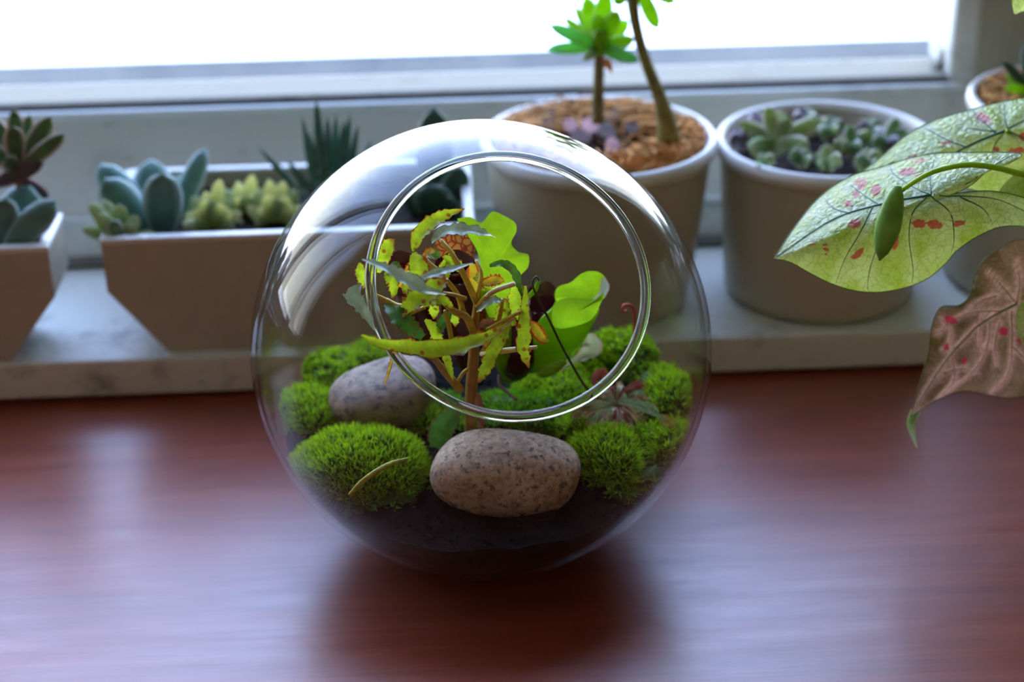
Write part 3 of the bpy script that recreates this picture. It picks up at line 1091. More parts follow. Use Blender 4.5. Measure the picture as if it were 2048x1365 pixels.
LV = [
    ('beg_lime', [(826, 503, -0.050, 4), (838, 470, -0.046, 14), (865, 443, -0.040, 14), (895, 428, -0.034, 9), (929, 418, -0.030, 1)]),
    ('beg_grey_sheen', [(863, 484, -0.048, 4), (885, 464, -0.050, 12), (915, 459, -0.052, 13), (950, 461, -0.052, 11), (975, 468, -0.050, 6), (991, 475, -0.046, 1)]),
    ('beg_lime', [(828, 505, -0.052, 5), (834, 525, -0.056, 18), (838, 550, -0.058, 20), (815, 575, -0.058, 12), (806, 588, -0.056, 2)]),
    ('beg_lime', [(757, 546, -0.036, 4), (766, 517, -0.036, 14), (776, 493, -0.034, 14), (788, 478, -0.032, 3)]),
    ('beg_lime', [(719, 526, -0.040, 3), (722, 545, -0.042, 12), (728, 562, -0.042, 11), (732, 575, -0.042, 4)]),
    ('beg_grey_sheen', [(722, 567, -0.046, 4), (709, 592, -0.048, 18), (722, 615, -0.050, 14), (738, 640, -0.050, 7), (748, 660, -0.050, 1)]),
    ('beg_grey_sheen', [(724, 519, -0.080, 2), (760, 530, -0.082, 8), (790, 545, -0.084, 13), (820, 562, -0.084, 16), (855, 580, -0.082, 10), (892, 588, -0.076, 2)]),
    ('beg_grey_sheen', [(835, 560, -0.078, 3), (870, 546, -0.078, 9), (905, 538, -0.074, 7), (946, 526, -0.068, 1)]),
    ('beg_lime', [(798, 630, -0.064, 5), (828, 602, -0.068, 20), (862, 580, -0.068, 20), (893, 559, -0.062, 6)]),
    ('beg_lime', [(845, 612, -0.062, 5), (868, 596, -0.066, 14), (895, 606, -0.066, 8), (905, 620, -0.062, 2)]),
    ('beg_dark', [(770, 609, -0.060, 4), (795, 630, -0.066, 18), (818, 652, -0.068, 18), (846, 676, -0.066, 8)]),  # leaf in shadow, its shade painted as dark green
    ('beg_lime', [(723, 671, -0.092, 3), (760, 687, -0.092, 9), (812, 694, -0.090, 14), (865, 699, -0.086, 19), (930, 689, -0.082, 16), (985, 668, -0.078, 9), (1030, 637, -0.074, 1)]),
    ('beg_lime', [(1051, 572, -0.056, 3), (1050, 620, -0.060, 9), (1048, 660, -0.064, 14), (1048, 700, -0.064, 13), (1058, 737, -0.062, 1)]),
    ('beg_lime', [(1022, 636, -0.056, 4), (1005, 670, -0.056, 13), (985, 705, -0.054, 14), (970, 740, -0.050, 12), (957, 766, -0.048, 2)]),
    ('beg_dark', [(979, 532, -0.046, 3), (1004, 527, -0.048, 7), (1027, 541, -0.050, 9), (1038, 570, -0.050, 6), (1044, 595, -0.050, 1)]),
    ('beg_orange', [(945, 528, -0.044, 8), (948, 555, -0.044, 14), (955, 582, -0.044, 12), (966, 604, -0.044, 4)]),
    ('beg_grey_sheen', [(953, 624, -0.056, 3), (974, 606, -0.058, 10), (990, 600, -0.058, 8), (1006, 602, -0.056, 2)]),
    ('beg_lime', [(996, 648, -0.050, 8), (1006, 622, -0.052, 14), (1012, 598, -0.052, 5)]),
    ('beg_lime', [(1032, 640, -0.046, 5), (1030, 605, -0.048, 14), (1034, 575, -0.048, 12), (1038, 558, -0.048, 4)]),
    ('beg_orange', [(1058, 643, -0.040, 4), (1072, 660, -0.042, 13), (1086, 678, -0.042, 10), (1098, 683, -0.040, 2)]),
    ('beg_lime', [(888, 700, -0.070, 9), (897, 730, -0.066, 8), (907, 764, -0.060, 1)]),
    ('beg_dark', [(922, 808, -0.018, 8), (898, 838, -0.017, 22), (880, 868, -0.016, 24), (870, 896, -0.015, 12)]),
    ('beg_red', [(953, 790, -0.034, 7), (960, 822, -0.028, 10), (963, 858, -0.024, 5)]),
    ('beg_orange', [(788, 703, -0.076, 3), (779, 738, -0.070, 3), (768, 772, -0.064, 1)]),
    ('beg_lime', [(850, 640, -0.056, 4), (868, 660, -0.056, 12), (878, 690, -0.056, 10), (884, 712, -0.054, 2)]),
    ('beg_lime', [(770, 545, -0.050, 4), (782, 560, -0.052, 12), (788, 580, -0.050, 9), (784, 596, -0.05, 2)]),
    ('beg_lime', [(878, 536, -0.048, 3), (895, 520, -0.048, 7), (908, 502, -0.046, 3)]),
    ('beg_orange', [(800, 575, -0.046, 5), (812, 552, -0.048, 12), (822, 530, -0.046, 6)]),
]
lr = np.random.default_rng(21)
for i in range(22):                                   # smaller blades filling the crown
    bx, by, by_ = [(893, 560, -0.056), (925, 545, -0.052), (960, 570, -0.050), (846, 512, -0.052), (905, 623, -0.058), (1000, 640, -0.050), (870, 600, -0.058), (985, 585, -0.056), (820, 600, -0.056), (940, 660, -0.046), (800, 560, -0.048)][i % 11]
    an, ln = lr.uniform(0, 2 * pi), lr.uniform(28, 62)
    dx, dy, dz = ln * cos(an), ln * sin(an) * 0.8, lr.uniform(-0.008, 0.012)
    hw_ = lr.uniform(7, 13)
    LV.append((['beg_lime', 'beg_lime', 'beg_orange', 'beg_dark', 'beg_lime', 'beg_red'][i % 6],
               [(bx, by, by_, 2), (bx + dx * 0.35, by + dy * 0.35 - 3, by_ + dz * 0.4, hw_ * 0.9), (bx + dx * 0.7, by + dy * 0.7 - 2, by_ + dz * 0.8, hw_), (bx + dx, by + dy + 4, by_ + dz, 1)]))
for i, (mm, p) in enumerate(LV):
    strip_leaf('leaf', p, mm, root, n=26, fold=0.35, teeth=0.25 if mm == 'beg_dark' else 0.42, nteeth=8, wave=0.18, seed=i, twist=0.3 * (-1) ** i,
               tilt=(0, 0, 0.9) if mm == 'beg_grey_sheen' else (0.0, 0, 0.15))


# ================================================================== PITCHER PLANT
def pitcher(name, path, mat, parent, hood=0.0, hood_lean=0.0, ruffle=0.0, n=22, seg=28, flat=0.8, seed=0):
    """path = (px, py, y, radius px) from foot to mouth; hood = how far the back of the mouth rises, in px"""
    P = np.array([[*Y(p[0], p[1], p[2]), 0] for p in path])
    for i, p in enumerate(path):
        P[i, 3] = p[3] * PXM * depth(P[i, :3])
    A = smooth_path(P, n)
    V, UV = [], []
    t_end = norm(A[-1, :3] - A[-4, :3])
    hoodm = hood * PXM * depth(A[-1, :3])
    extra = 8 if hood else 0
    for i in range(n + extra):
        ii = min(i, n - 1)
        t = norm(A[min(ii + 1, n - 1), :3] - A[max(ii - 1, 0), :3])
        s = norm(np.cross(t, [0.0, 1.0, 0.15]))
        b = np.cross(s, t)
        b = b if b[1] > 0 else -b
        for k in range(seg):
            a = 2 * pi * k / seg
            d = cos(a) * s + flat * sin(a) * b
            rad = A[ii, 3]
            p = A[ii, :3] + d * rad
            if i >= n:
                u = (i - n + 1) / extra
                back = max(0.0, 0.5 + 0.62 * sin(a)) ** 1.3
                p = p + (t_end + np.array([hood_lean * 0.6, 0.0, 0.0]) + b * 0.3 * u) * hoodm * u * back + d * rad * 0.30 * u * u * (0.35 + back)
                p = p + t_end * ruffle * rad * sin(a * 6 + seed) * u
            V.append(p)
            UV.append((i / (n + extra), 0.5))
    m_ = n + extra
    Fc = [(i * seg + k, i * seg + (k + 1) % seg, (i + 1) * seg + (k + 1) % seg, (i + 1) * seg + k) for i in range(m_ - 1) for k in range(seg)]
    Fc.append(tuple(range(seg))[::-1])
    return obj(name, V, Fc, mat, parent, True, UV)


pp = thing('pitcher_plant', Z(1040, 770, 0.058), 'pitcher plant with bright green and dark maroon pitchers behind the begonia', 'plant')
pitcher('pitcher', [(1068, 742, 0.012, 9), (1078, 727, 0.010, 26), (1098, 698, 0.006, 43), (1122, 663, 0.002, 52), (1144, 634, 0.0, 47), (1156, 610, -0.002, 46)], 'pitch_green', pp, 0, flat=0.36, seed=1)
pitcher('pitcher', [(1010, 760, 0.018, 14), (1030, 730, 0.012, 36), (1032, 690, 0.008, 42), (1030, 650, 0.004, 34), (1025, 620, 0.002, 30)], 'pitch_red', pp, 18, 0, 0.1, seed=2)
pitcher('pitcher', [(1060, 740, 0.022, 12), (1078, 690, 0.020, 24), (1088, 640, 0.018, 26), (1086, 612, 0.016, 28)], 'pitch_red', pp, 24, 0.3, 0.15, seed=3)
pitcher('pitcher', [(935, 740, 0.004, 14), (928, 690, -0.004, 30), (922, 640, -0.012, 38), (918, 590, -0.018, 36), (912, 550, -0.022, 34)], 'pitch_red', pp, 20, 0, 0.1, seed=4)
pitcher('pitcher', [(880, 720, 0.004, 14), (855, 680, 0.0, 28), (838, 630, -0.006, 32), (822, 580, -0.012, 30), (808, 540, -0.016, 24)], 'pitch_red', pp, 18, -0.3, 0.1, seed=5)
pitcher('hooded_pitcher', [(955, 680, 0.010, 18), (945, 620, 0.0, 30), (930, 560, -0.010, 34), (915, 525, -0.016, 34)], 'pitch_vein', pp, 34, -0.1, 0.12, seed=6)
pitcher('small_pitcher', [(1132, 724, -0.010, 5), (1110, 735, -0.010, 12), (1088, 748, -0.008, 10), (1078, 752, -0.006, 4)], 'pitch_green', pp)
strip_leaf('pitcher_wing', [(1120, 742, 0.004, 3), (1148, 722, 0.006, 6), (1170, 708, 0.008, 13), (1186, 692, 0.01, 20), (1180, 668, 0.012, 6)], 'pitch_pale', pp, 16, 0.4, 0, wave=0.3)


def sheet(name, outline, centre, mat, parent, plane, bulge, nring=14, blot=None, veins=None, puck=0.0, nper=4, curl=0.0, vwid=12.0):
    """leaf sheet: closed outline (px), centre (px), plane(px,py)->point; bulged and puckered between its veins"""
    O = np.array(outline + outline[:1], float)
    O = smooth_path(O, len(outline) * nper + 1)[:-1]
    c = np.array(centre, float)
    seg = []
    for vv in (veins or []):
        s_ = smooth_path(np.array(vv, float), 12)
        seg += [(s_[i], s_[i + 1]) for i in range(len(s_) - 1)]

    def vd(p):
        best = 1e9
        for a, b in seg:
            ab = b - a
            t = np.clip(((p - a) @ ab) / (ab @ ab + 1e-9), 0, 1)
            best = min(best, np.linalg.norm(p - a - t * ab))
        return best
    e0 = plane(c[0] + 1, c[1]) - plane(c[0], c[1])
    e1 = plane(c[0], c[1] + 1) - plane(c[0], c[1])
    nrm = norm(np.cross(e1, e0))
    if nrm @ (CAM - plane(*c)) < 0:
        nrm = -nrm
    pxm = np.linalg.norm(e0)
    nO = len(O)
    V, CA = [], []

    def surf(p, u):
        base = plane(p[0], p[1])
        h = bulge * pxm * (1 - u ** 2.4) - curl * pxm * u ** 3
        dv = vd(p) if seg else 30
        if puck:
            h += puck * pxm * (1 - math.exp(-(dv / 14.0) ** 2)) * (1 - u ** 6)
        return base + nrm * h, dv
    for i in range(nring + 1):
        u = (i / nring) ** 0.9
        for k in range(nO):
            p = c + (O[k] - c) * u
            q_, dv = surf(p, u)
            V.append(q_)
            bl = 0.0
            for (bx, by, rx, ry, an) in (blot or []):
                dx, dy = p[0] - bx, p[1] - by
                ca, sa = cos(an), sin(an)
                bl = max(bl, 1 - 0.5 * (((dx * ca + dy * sa) / rx) ** 2 + ((-dx * sa + dy * ca) / ry) ** 2))
            CA.append((max(0.0, bl), math.exp(-(dv / vwid) ** 2) * 0.85, 0, 1))
    Fc = [(i * nO + k, i * nO + (k + 1) % nO, (i + 1) * nO + (k + 1) % nO, (i + 1) * nO + k) for i in range(nring) for k in range(nO)]
    o = obj(name, V, Fc, mat, parent, True, [(0.5, 0.5)] * len(V))
    col = o.data.attributes.new('leafcol', 'FLOAT_COLOR', 'POINT')
    col.data.foreach_set('color', np.array(CA, dtype=np.float32).ravel())

    def on(p):
        # relative radius of p inside the outline
        d = np.asarray(p, float) - c
        an = math.atan2(d[1], d[0])
        best, bu = 1e9, 1
        for k in range(nO):
            w = O[k] - c
            da = abs((math.atan2(w[1], w[0]) - an + pi) % (2 * pi) - pi)
            if da < best:
                best, bu = da, np.linalg.norm(d) / (np.linalg.norm(w) + 1e-9)
        return surf(np.asarray(p, float), min(bu, 1.0))[0] + nrm * 0.0002
    return o, on, O


def pl_up(y0, py0, k, kx=0.0, px0=0.0):
    """plane at depth y0 on row py0 that leans back by k metres per pixel going up"""
    return lambda px, py: Y(px, py, y0 + (py0 - py) * k + (px - px0) * kx)


sheet('pitcher_hood', [(1112, 620), (1106, 592), (1114, 575), (1138, 567), (1158, 550), (1178, 544), (1198, 548), (1211, 563), (1213, 580), (1204, 600), (1170, 612), (1135, 618)], (1160, 580), 'pitch_green', pp, pl_up(0.004, 580, 0.00005, -0.0001, 1160), -12, 10, nper=4, curl=8)
sheet('pitcher_lip', [(1104, 640), (1106, 618), (1118, 603), (1135, 597), (1165, 599), (1195, 599), (1208, 588), (1202, 608), (1184, 640), (1152, 654), (1122, 659), (1108, 654)], (1148, 625), 'pitch_green', pp, pl_up(-0.0135, 625, 0.00002, 0.0, 1148), 9, 10, nper=4, curl=4)
strip_leaf('pale_lip', [(1186, 600, -0.012, 2), (1202, 590, -0.010, 7), (1210, 574, -0.006, 9), (1206, 556, -0.002, 3)], 'pitch_pale', pp, 12, 0.4)
OL = [(914, 438), (940, 434), (962, 446), (984, 424), (1008, 432), (1030, 446), (1032, 464), (1022, 486), (1036, 504), (1056, 510), (1056, 534), (1040, 552), (1030, 580), (1020, 612), (985, 640), (965, 600), (962, 550), (955, 505), (935, 470)]
sheet('ruffled_hood', OL, (995, 520), 'pitch_green', pp, pl_up(0.0, 520, 0.00008), 16, 10, nper=4, curl=-6)
tube('hood_neck', [Y(995, 610, 0.0), Y(1005, 680, 0.006), Y(1020, 750, 0.014)], [0.006, 0.007, 0.004], 'pitch_green', pp, 14, 12)

# ---- sundew
sd = thing('sundew', Z(1232, 812, 0.058), 'tan and reddish hairy sundew rosette on the moss at right', 'plant')
k = 0
for (tx, ty, w, mm, y) in [(1165, 812, 9, 'sun_tan', -0.005), (1150, 832, 8, 'sun_tan', -0.008), (1180, 850, 10, 'sun_tan', -0.015), (1205, 775, 9, 'sun_tan', 0.008), (1240, 768, 8, 'sun_tan', 0.012),
                           (1275, 775, 14, 'sun_red', 0.012), (1300, 795, 15, 'sun_red', 0.008), (1312, 822, 13, 'sun_red', 0.0), (1285, 850, 10, 'sun_tan', -0.012), (1262, 858, 9, 'sun_tan', -0.015),
                           (1230, 858, 8, 'sun_tan', -0.018), (1200, 800, 8, 'sun_green', 0.0), (1128, 820, 6, 'sun_tan', -0.004), (1188, 826, 9, 'sun_green', -0.01), (1262, 790, 14, 'sun_red', 0.006),
                           (1290, 810, 14, 'sun_red', 0.002), (1278, 786, 18, 'sun_red', 0.008), (1296, 778, 14, 'sun_red', 0.012), (1250, 846, 10, 'sun_tan', -0.012), (1170, 796, 9, 'sun_tan', 0.002), (1215, 838, 9, 'sun_tan', -0.014)]:
    strip_leaf('leaf', [(1234, 812, -0.001, 2), ((1234 + tx) / 2, (812 + ty) / 2 - 8, (y - 0.001) / 2, w * 0.6), (tx, ty, y, w), (tx + (tx - 1234) * 0.06, ty + 4, y, 1.5)], mm, sd, 12, 0.3, 0.3, wave=0.4, seed=k + 50)
    k += 1
for k in range(26):
    an = k * 2.4
    rr = 34 + 46 * ((k * 7) % 10) / 10
    tx, ty = 1232 + rr * 1.15 * cos(an), 812 + rr * 0.55 * sin(an)
    y = -0.002 - (ty - 812) * 0.0003
    strip_leaf('leaf', [(1234, 814, -0.002, 1.2), (1233 + (tx - 1233) * 0.6, 812 + (ty - 812) * 0.6 - 6 - k % 5, y - 0.002, 2.0), (tx, ty - 4, y - 0.003, 4.5), (tx + 4 * cos(an), ty + 2, y - 0.003, 1)],
               ['sun_tan', 'sun_tan', 'sun_green', 'sun_red'][k % 4], sd, 10, 0.3, 0.3, wave=0.3, seed=k + 90)
strip_leaf('long_leaf', [(1236, 806, -0.004, 2), (1270, 812, -0.010, 5), (1305, 826, -0.016, 5), (1330, 838, -0.020, 3)], 'sun_green', sd, 14, 0.2)
strip_leaf('long_leaf', [(1238, 800, -0.004, 2), (1265, 802, -0.008, 4), (1300, 812, -0.012, 4), (1318, 824, -0.014, 2)], 'sun_green', sd, 14, 0.2)
strip_leaf('long_leaf', [(1225, 806, -0.004, 2), (1180, 808, -0.006, 4), (1145, 816, -0.008, 3), (1112, 826, -0.010, 1)], 'sun_green', sd, 14, 0.2)
strip_leaf('leaf_tip', [(1318, 832, -0.018, 3), (1330, 840, -0.020, 11), (1343, 848, -0.022, 9), (1350, 853, -0.022, 2)], 'sun_tip', sd, 10, 0.3)
strip_leaf('leaf_tip', [(1185, 770, 0.01, 3), (1192, 756, 0.012, 9), (1206, 748, 0.012, 12), (1214, 760, 0.012, 3)], 'sun_red', sd, 10, 0.3)
hm = MB()
for i in range(700):
    u = rng.uniform(0, 2 * pi)
    rr = rng.uniform(0.2, 1) ** 0.5
    px, py = 1228 + 78 * rr * cos(u), 812 + 42 * rr * sin(u)
    y0 = -0.004 - (py - 812) * 0.00034
    p = Y(px, py, y0)
    d = norm(rng.normal(0, 1, 3) + np.array([0.3 * cos(u), -0.4, 0.5])) * rng.uniform(0.0014, 0.0034)
    s = norm(np.cross(d, rng.normal(0, 1, 3))) * 0.00014
    hm.add([p - s, p + s, p + d], [(0, 1, 2)])
o = hm.build('hairs', 'hair', sd, False)
o['kind'] = 'stuff'

# ---- stalks and twigs
o = tube('red_stalk', [Y(1268, 690, 0.030), Y(1269, 655, 0.026), Y(1268, 625, 0.022), Y(1262, 612, 0.021), Y(1250, 610, 0.020), Y(1244, 617, 0.020), Y(1248, 624, 0.020), Y(1254, 620, 0.020)],
         [0.0007, 0.00065, 0.0006, 0.0006, 0.0006, 0.0006, 0.0005, 0.0004], 'redstalk', None, 8, 40)
tag(o, 'thin red flower stalk with a curled tip above the back moss', 'stalk')
o = tube('dark_stalk', [Y(1196, 798, -0.012), Y(1168, 770, -0.02), Y(1130, 705, -0.03), Y(1098, 640, -0.036), Y(1068, 580, -0.038), Y(1066, 562, -0.038), Y(1073, 554, -0.038), Y(1078, 562, -0.038)],
         [0.0006, 0.00055, 0.0005, 0.0005, 0.00045, 0.00045, 0.0004, 0.0004], 'darktwig', None, 8, 50)
tag(o, 'thin dark bent stalk with looped tip leaning left before the green pitcher', 'stalk')
o = tube('green_stalk', [Y(1078, 562, -0.036), Y(1070, 580, -0.034), Y(1056, 596, -0.03), Y(1044, 622, -0.02)], [0.0007, 0.0011, 0.0009, 0.0006], 'pitch_green', None, 8, 16)
tag(o, 'short green shoot ending at the loop of the dark stalk', 'shoot')
yt = [(700, 990, -0.0815), (722, 966, -0.082), (752, 944, -0.080), (782, 928, -0.075), (815, 918, -0.069)]
o = tube('yellow_moss_stem', [Y(*p) for p in yt], [0.0009, 0.0010, 0.0011, 0.0010, 0.0005], 'yellowtwig', None, 8, 22)
tag(o, 'yellow mossy stem lying across the large front moss cushion', 'twig')
o = tube('fallen_twig', [Y(998, 752, -0.005), Y(1000, 772, -0.012), Y(1018, 788, -0.020), Y(1033, 800, -0.026)], [0.0007, 0.0008, 0.0007, 0.0006], 'twig', None, 8, 14)
tag(o, 'brown bent fallen twig lying on the shaded moss lawn', 'twig')


# ================================================================== POTS AND PLANTERS ON THE SILL
def pot(name, c, rt_, rb, h, mat, label, wall=0.0042, lip=0.0026):
    root = thing(name, (c[0], c[1], SH), label, 'flower pot')
    prof = [(0.0, 0.002), (rb - 0.004, 0.0), (rb, 0.003)]
    for i in range(1, 9):
        u = i / 8
        prof.append((rb + (rt_ - 0.003 - rb) * u ** 0.85, 0.003 + (h - 0.012) * u))
    V, Fc = lathe_data(prof, (c[0], c[1], SH), 72)
    inner = [(rt_ - 0.003, h - 0.009), (rt_ - wall - 0.001, h - 0.006), (rt_ - wall - 0.003, h * 0.55), (0.0, h * 0.5)]
    V2, F2 = lathe_data(inner, (c[0], c[1], SH), 72)
    q = MB()
    q.add(V, Fc)
    q.add(V2, F2)
    q.build('body', mat, root)
    # rolled rim
    pr = []
    for k in range(13):
        a = 2 * pi * k / 12
        pr.append((rt_ - lip + lip * cos(a) * 1.1, h - lip * 1.8 + lip * 1.8 * sin(a)))
    V, Fc = lathe_data(pr, (c[0], c[1], SH), 96)
    obj('rim', V, Fc, 'glaze', root)
    return root


P1, P2 = np.array([0.0703, 0.2]), np.array([0.1936, 0.199])
H1, H2 = 0.0945, 0.0890
pot('plant_pot', P1, 0.0632, 0.0500, H1, 'ceramic', 'white round pot with orange coconut fibre and two stemmed succulents')
pot('plant_pot', P2, 0.0602, 0.0520, H2, 'ceramic', 'white round pot full of small succulent cuttings, behind spotted caladium leaf')
P3 = np.array([Y(1942, 205, 0.205)[0] + 0.058, 0.205])
H3 = Y(1942, 205, 0.205)[2] - SH + 0.002
pot('plant_pot', P3, 0.058, 0.062, H3, 'ceramic', 'pale round pot at the right edge of the sill, behind caladium leaves')


def disc_soil(c, r, z, label, mat='soil_dry', amp=0.002, dome=0.0):
    V, Fc = [], []
    n, mring = 40, 14
    for k in range(n):
        a = 2 * pi * k / n
        for i in range(mring):
            u = i / (mring - 1)
            V.append((c[0] + r * u * cos(a), c[1] + r * u * sin(a), z + dome * (1 - u * u) + (rng.uniform(-amp, amp) if i else 0)))
    for k in range(n):
        k2 = (k + 1) % n
        for i in range(mring - 1):
            Fc.append((k * mring + i, k2 * mring + i, k2 * mring + i + 1, k * mring + i + 1))
    o = obj('potting_soil', V, Fc, mat)
    return tag(o, label, 'soil', None, 'stuff')


disc_soil(P1, 0.0570, SH + H1 - 0.016, 'dark soil under coconut fibre in the left round pot', 'bark', 0.002, 0.006)
disc_soil(P2, 0.0540, SH + H2 - 0.020, 'dark soil around the small cuttings in the middle round pot', 'soil_dry', 0.002, 0.003)
disc_soil(P3, 0.0500, SH + H3 - 0.012, 'soil in the pot at the right edge of the sill', 'soil_dry', 0.002, 0.003)


def fibres(c, r, z, count, label, hole=0.36, length=(0.012, 0.04)):
    q = MB()
    for i in range(count):
        a = rng.uniform(0, 2 * pi)
        rr = r * sqrt(rng.uniform(hole if i % 9 else 0.0, 1))
        if i % 7 and math.hypot(rr * cos(a) + 0.012, rr * sin(a) - 0.012) < 0.026:
            continue                      # bare dark bark shows here
        p = np.array([c[0] + rr * cos(a), c[1] + rr * sin(a), z + rng.uniform(0, 0.008) + 0.006 * (rr / r) ** 2])
        t = a + pi / 2 + rng.normal(0, 0.8)
        L = rng.uniform(*length)
        pts = []
        for j in range(5):
            u = j / 4 - 0.5
            x = p + np.array([cos(t), sin(t), 0]) * L * u - np.array([cos(a), sin(a), 0]) * (u * u) * L * 0.6
            x[2] += rng.uniform(-0.001, 0.002) + 0.004 * (0.25 - u * u) * rng.uniform(-1, 2.0)
            d = x[:2] - c
            if np.linalg.norm(d) > r:
                x[:2] = c + d / np.linalg.norm(d) * r
            pts.append(x)
        v, f, uv = tube_data(pts, rng.uniform(0.0003, 0.0007), 3)
        q.add(v, f, uv)
    o = q.build('coconut_fibre', 'coir')
    return tag(o, label, 'coconut fibre', None, 'stuff')


fibres(P1, 0.0560, SH + H1 - 0.013, 1300, 'orange brown coconut fibre mulch in the left round pot')
fibres(P3, 0.0500, SH + H3 - 0.010, 500, 'orange coconut fibre in the pot at the right edge', 0.05)
for i, (px, py, w, mm) in enumerate([(1140, 258, 0.010, 'pinkbark'), (1180, 262, 0.012, 'pinkbark'), (1098, 240, 0.014, 'bark'), (1155, 222, 0.013, 'bark'), (1215, 272, 0.012, 'bark'), (1240, 240, 0.012, 'bark'), (1185, 236, 0.010, 'pinkbark'), (1265, 265, 0.010, 'bark'), (1120, 215, 0.012, 'bark'), (1090, 262, 0.011, 'bark'), (1160, 285, 0.013, 'bark'), (1205, 250, 0.013, 'bark'), (1130, 236, 0.010, 'pinkbark'), (1070, 222, 0.012, 'bark'), (1255, 215, 0.011, 'bark'), (1170, 205, 0.011, 'bark'), (1225, 298, 0.010, 'pinkbark')]):
    c = Z(px, py, SH + H1 - 0.0055)
    V = []
    for k in range(2):
        for j in range(6):
            a = 2 * pi * j / 6 + 0.3 * i
            V.append(c + np.array([cos(a) * w * 0.5 * rng.uniform(0.7, 1.2), sin(a) * w * 0.8 * rng.uniform(0.7, 1.2), (k - 0.4) * w * 0.45 + 0.002 * sin(a)]))
    Fc = [tuple(range(5, -1, -1)), tuple(range(6, 12))] + [(j, (j + 1) % 6, 6 + (j + 1) % 6, 6 + j) for j in range(6)]
    o = obj('bark_chip', V, Fc, mm, None, False)
    bevel(o, 0.0012)
    tag(o, 'pinkish bark chip on the coconut fibre by the thin succulent stem' if mm == 'pinkbark' else 'dark bark chip on the coconut fibre in left round pot', 'bark chip', 'pinkish bark chips' if mm == 'pinkbark' else 'dark bark chips')

# stemmed succulents
s1 = thing('stemmed_succulent', Z(1196, 228, SH + H1 - 0.008), 'bright green rosette on a slim upright stem in the coconut fibre', 'succulent')
YS = 0.205
stem('stem', [(1196, 245, YS, 13), (1196, 190, YS, 12), (1198, 140, YS, 11), (1198, 95, YS, 11)], 'suc_stem', s1, 10)
for (tx, ty, w, dy, mm, b) in [(1094, 98, 30, 0.0, 'suc_teal', -0.3), (1098, 50, 32, -0.012, 'suc_teal', -0.2), (1128, 35, 24, 0.014, 'suc_bright', 0.1), (1150, 12, 26, 0.02, 'suc_bright', 0.1), (1172, -8, 44, 0.006, 'suc_bright', 0.1),
                               (1212, -16, 46, -0.006, 'suc_bright', 0.1), (1236, 22, 40, -0.014, 'suc_bright', 0.2), (1258, 40, 40, 0.008, 'suc_bright', 0.2), (1270, 78, 34, -0.006, 'suc_bright', -0.1), (1278, 122, 34, -0.012, 'suc_teal', -0.3),
                               (1166, 122, 24, -0.016, 'suc_lime', -0.2), (1230, 110, 26, 0.012, 'suc_bright', -0.2), (1196, 30, 40, -0.016, 'suc_bright', 0.2)]:
    flesh('leaf', (1197, 94, YS), (tx, ty, YS + dy), w * 0.82, mm, s1, 0.25, b)
flesh('leaf', (1198, 112, YS - 0.004), (1200, 58, YS - 0.010), 30, 'suc_bright', s1, 0.5)
strip_leaf('dried_leaf', [(1205, 118, YS - 0.006, 3), (1214, 126, YS - 0.007, 9), (1220, 136, YS - 0.008, 5), (1224, 146, YS - 0.008, 1)], 'beg_red', s1, 8)
s2 = thing('stemmed_succulent', Z(1335, 262, SH + H1 - 0.008), 'thick curved olive stem with long leaves leaving the top of picture', 'succulent')
stem('stem', [(1338, 285, 0.19, 26), (1332, 240, 0.192, 20), (1318, 190, 0.195, 14), (1298, 140, 0.198, 12), (1283, 95, 0.2, 11), (1270, 40, 0.2, 11), (1264, -10, 0.2, 13), (1262, -40, 0.2, 12)], 'suc_stem2', s2, 10)
for (bx, by, tx, ty, w, mm) in [(1278, -25, 1316, 58, 30, 'suc_bright'), (1258, -20, 1228, 8, 26, 'suc_bright'), (1285, -35, 1350, 6, 26, 'suc_bright'), (1262, -35, 1262, -110, 40, 'suc_bright'), (1262, -35, 1200, -90, 40, 'suc_bright'), (1262, -35, 1330, -90, 40, 'suc_teal')]:
    flesh('leaf', (bx, by, 0.2), (tx, ty, 0.196), w, mm, s2, 0.25, 0.1)


# cuttings in the middle pot
def cutting(px, py, tips, label, y, w, mats, cat='succulent', name='succulent_cutting', thick=0.3, tips_y=None):
    root = thing(name, Z(px, py + 18, SH + H2 - 0.017), label, cat)
    stem('stem', [(px, py + 22, y, 5), (px, py + 8, y, 5), (px, py, y, 4)], 'suc_stem', root)
    for i, (tx, ty) in enumerate(tips):
        dy = (0.006 if ty < py - 12 else -0.010) + 0.004 * sin(i * 2.3)
        flesh('leaf', (px, py, y), (tx, ty, y + dy), w * 1.3 * (0.85 + 0.3 * ((i * 37) % 10) / 10), mats[i % len(mats)], root, thick, 0.2)
    return root


cutting(1552, 285, [(1535, 212), (1560, 222), (1578, 236), (1478, 244), (1490, 262), (1640, 240), (1618, 262), (1498, 302), (1620, 292), (1560, 312)], 'tallest light green rosette at left in the pot of cuttings', 0.19, 28, ['suc_pale', 'suc_lime', 'suc_pale'])
cutting(1660, 262, [(1662, 232), (1632, 240), (1690, 246), (1678, 262), (1640, 268)], 'small jade rosette at the back centre of the pot of cuttings', 0.215, 24, ['suc_jade', 'suc_pale'])
cutting(1702, 300, [(1700, 250), (1668, 288), (1736, 272), (1680, 296), (1724, 296), (1744, 262)], 'branched jade cutting right of centre in the pot', 0.195, 26, ['suc_jade', 'suc_pale'])
cutting(1772, 290, [(1795, 236), (1750, 262), (1815, 262), (1802, 286), (1746, 282)], 'greyish jade cutting with rounded leaves at the right of pot', 0.2, 28, ['suc_jade', 'suc_mauve'])
cutting(1655, 325, [(1652, 288), (1628, 312), (1682, 318), (1640, 334), (1672, 330)], 'pale low rosette at the front of the pot of cuttings', 0.17, 24, ['suc_pale', 'suc_lime'])
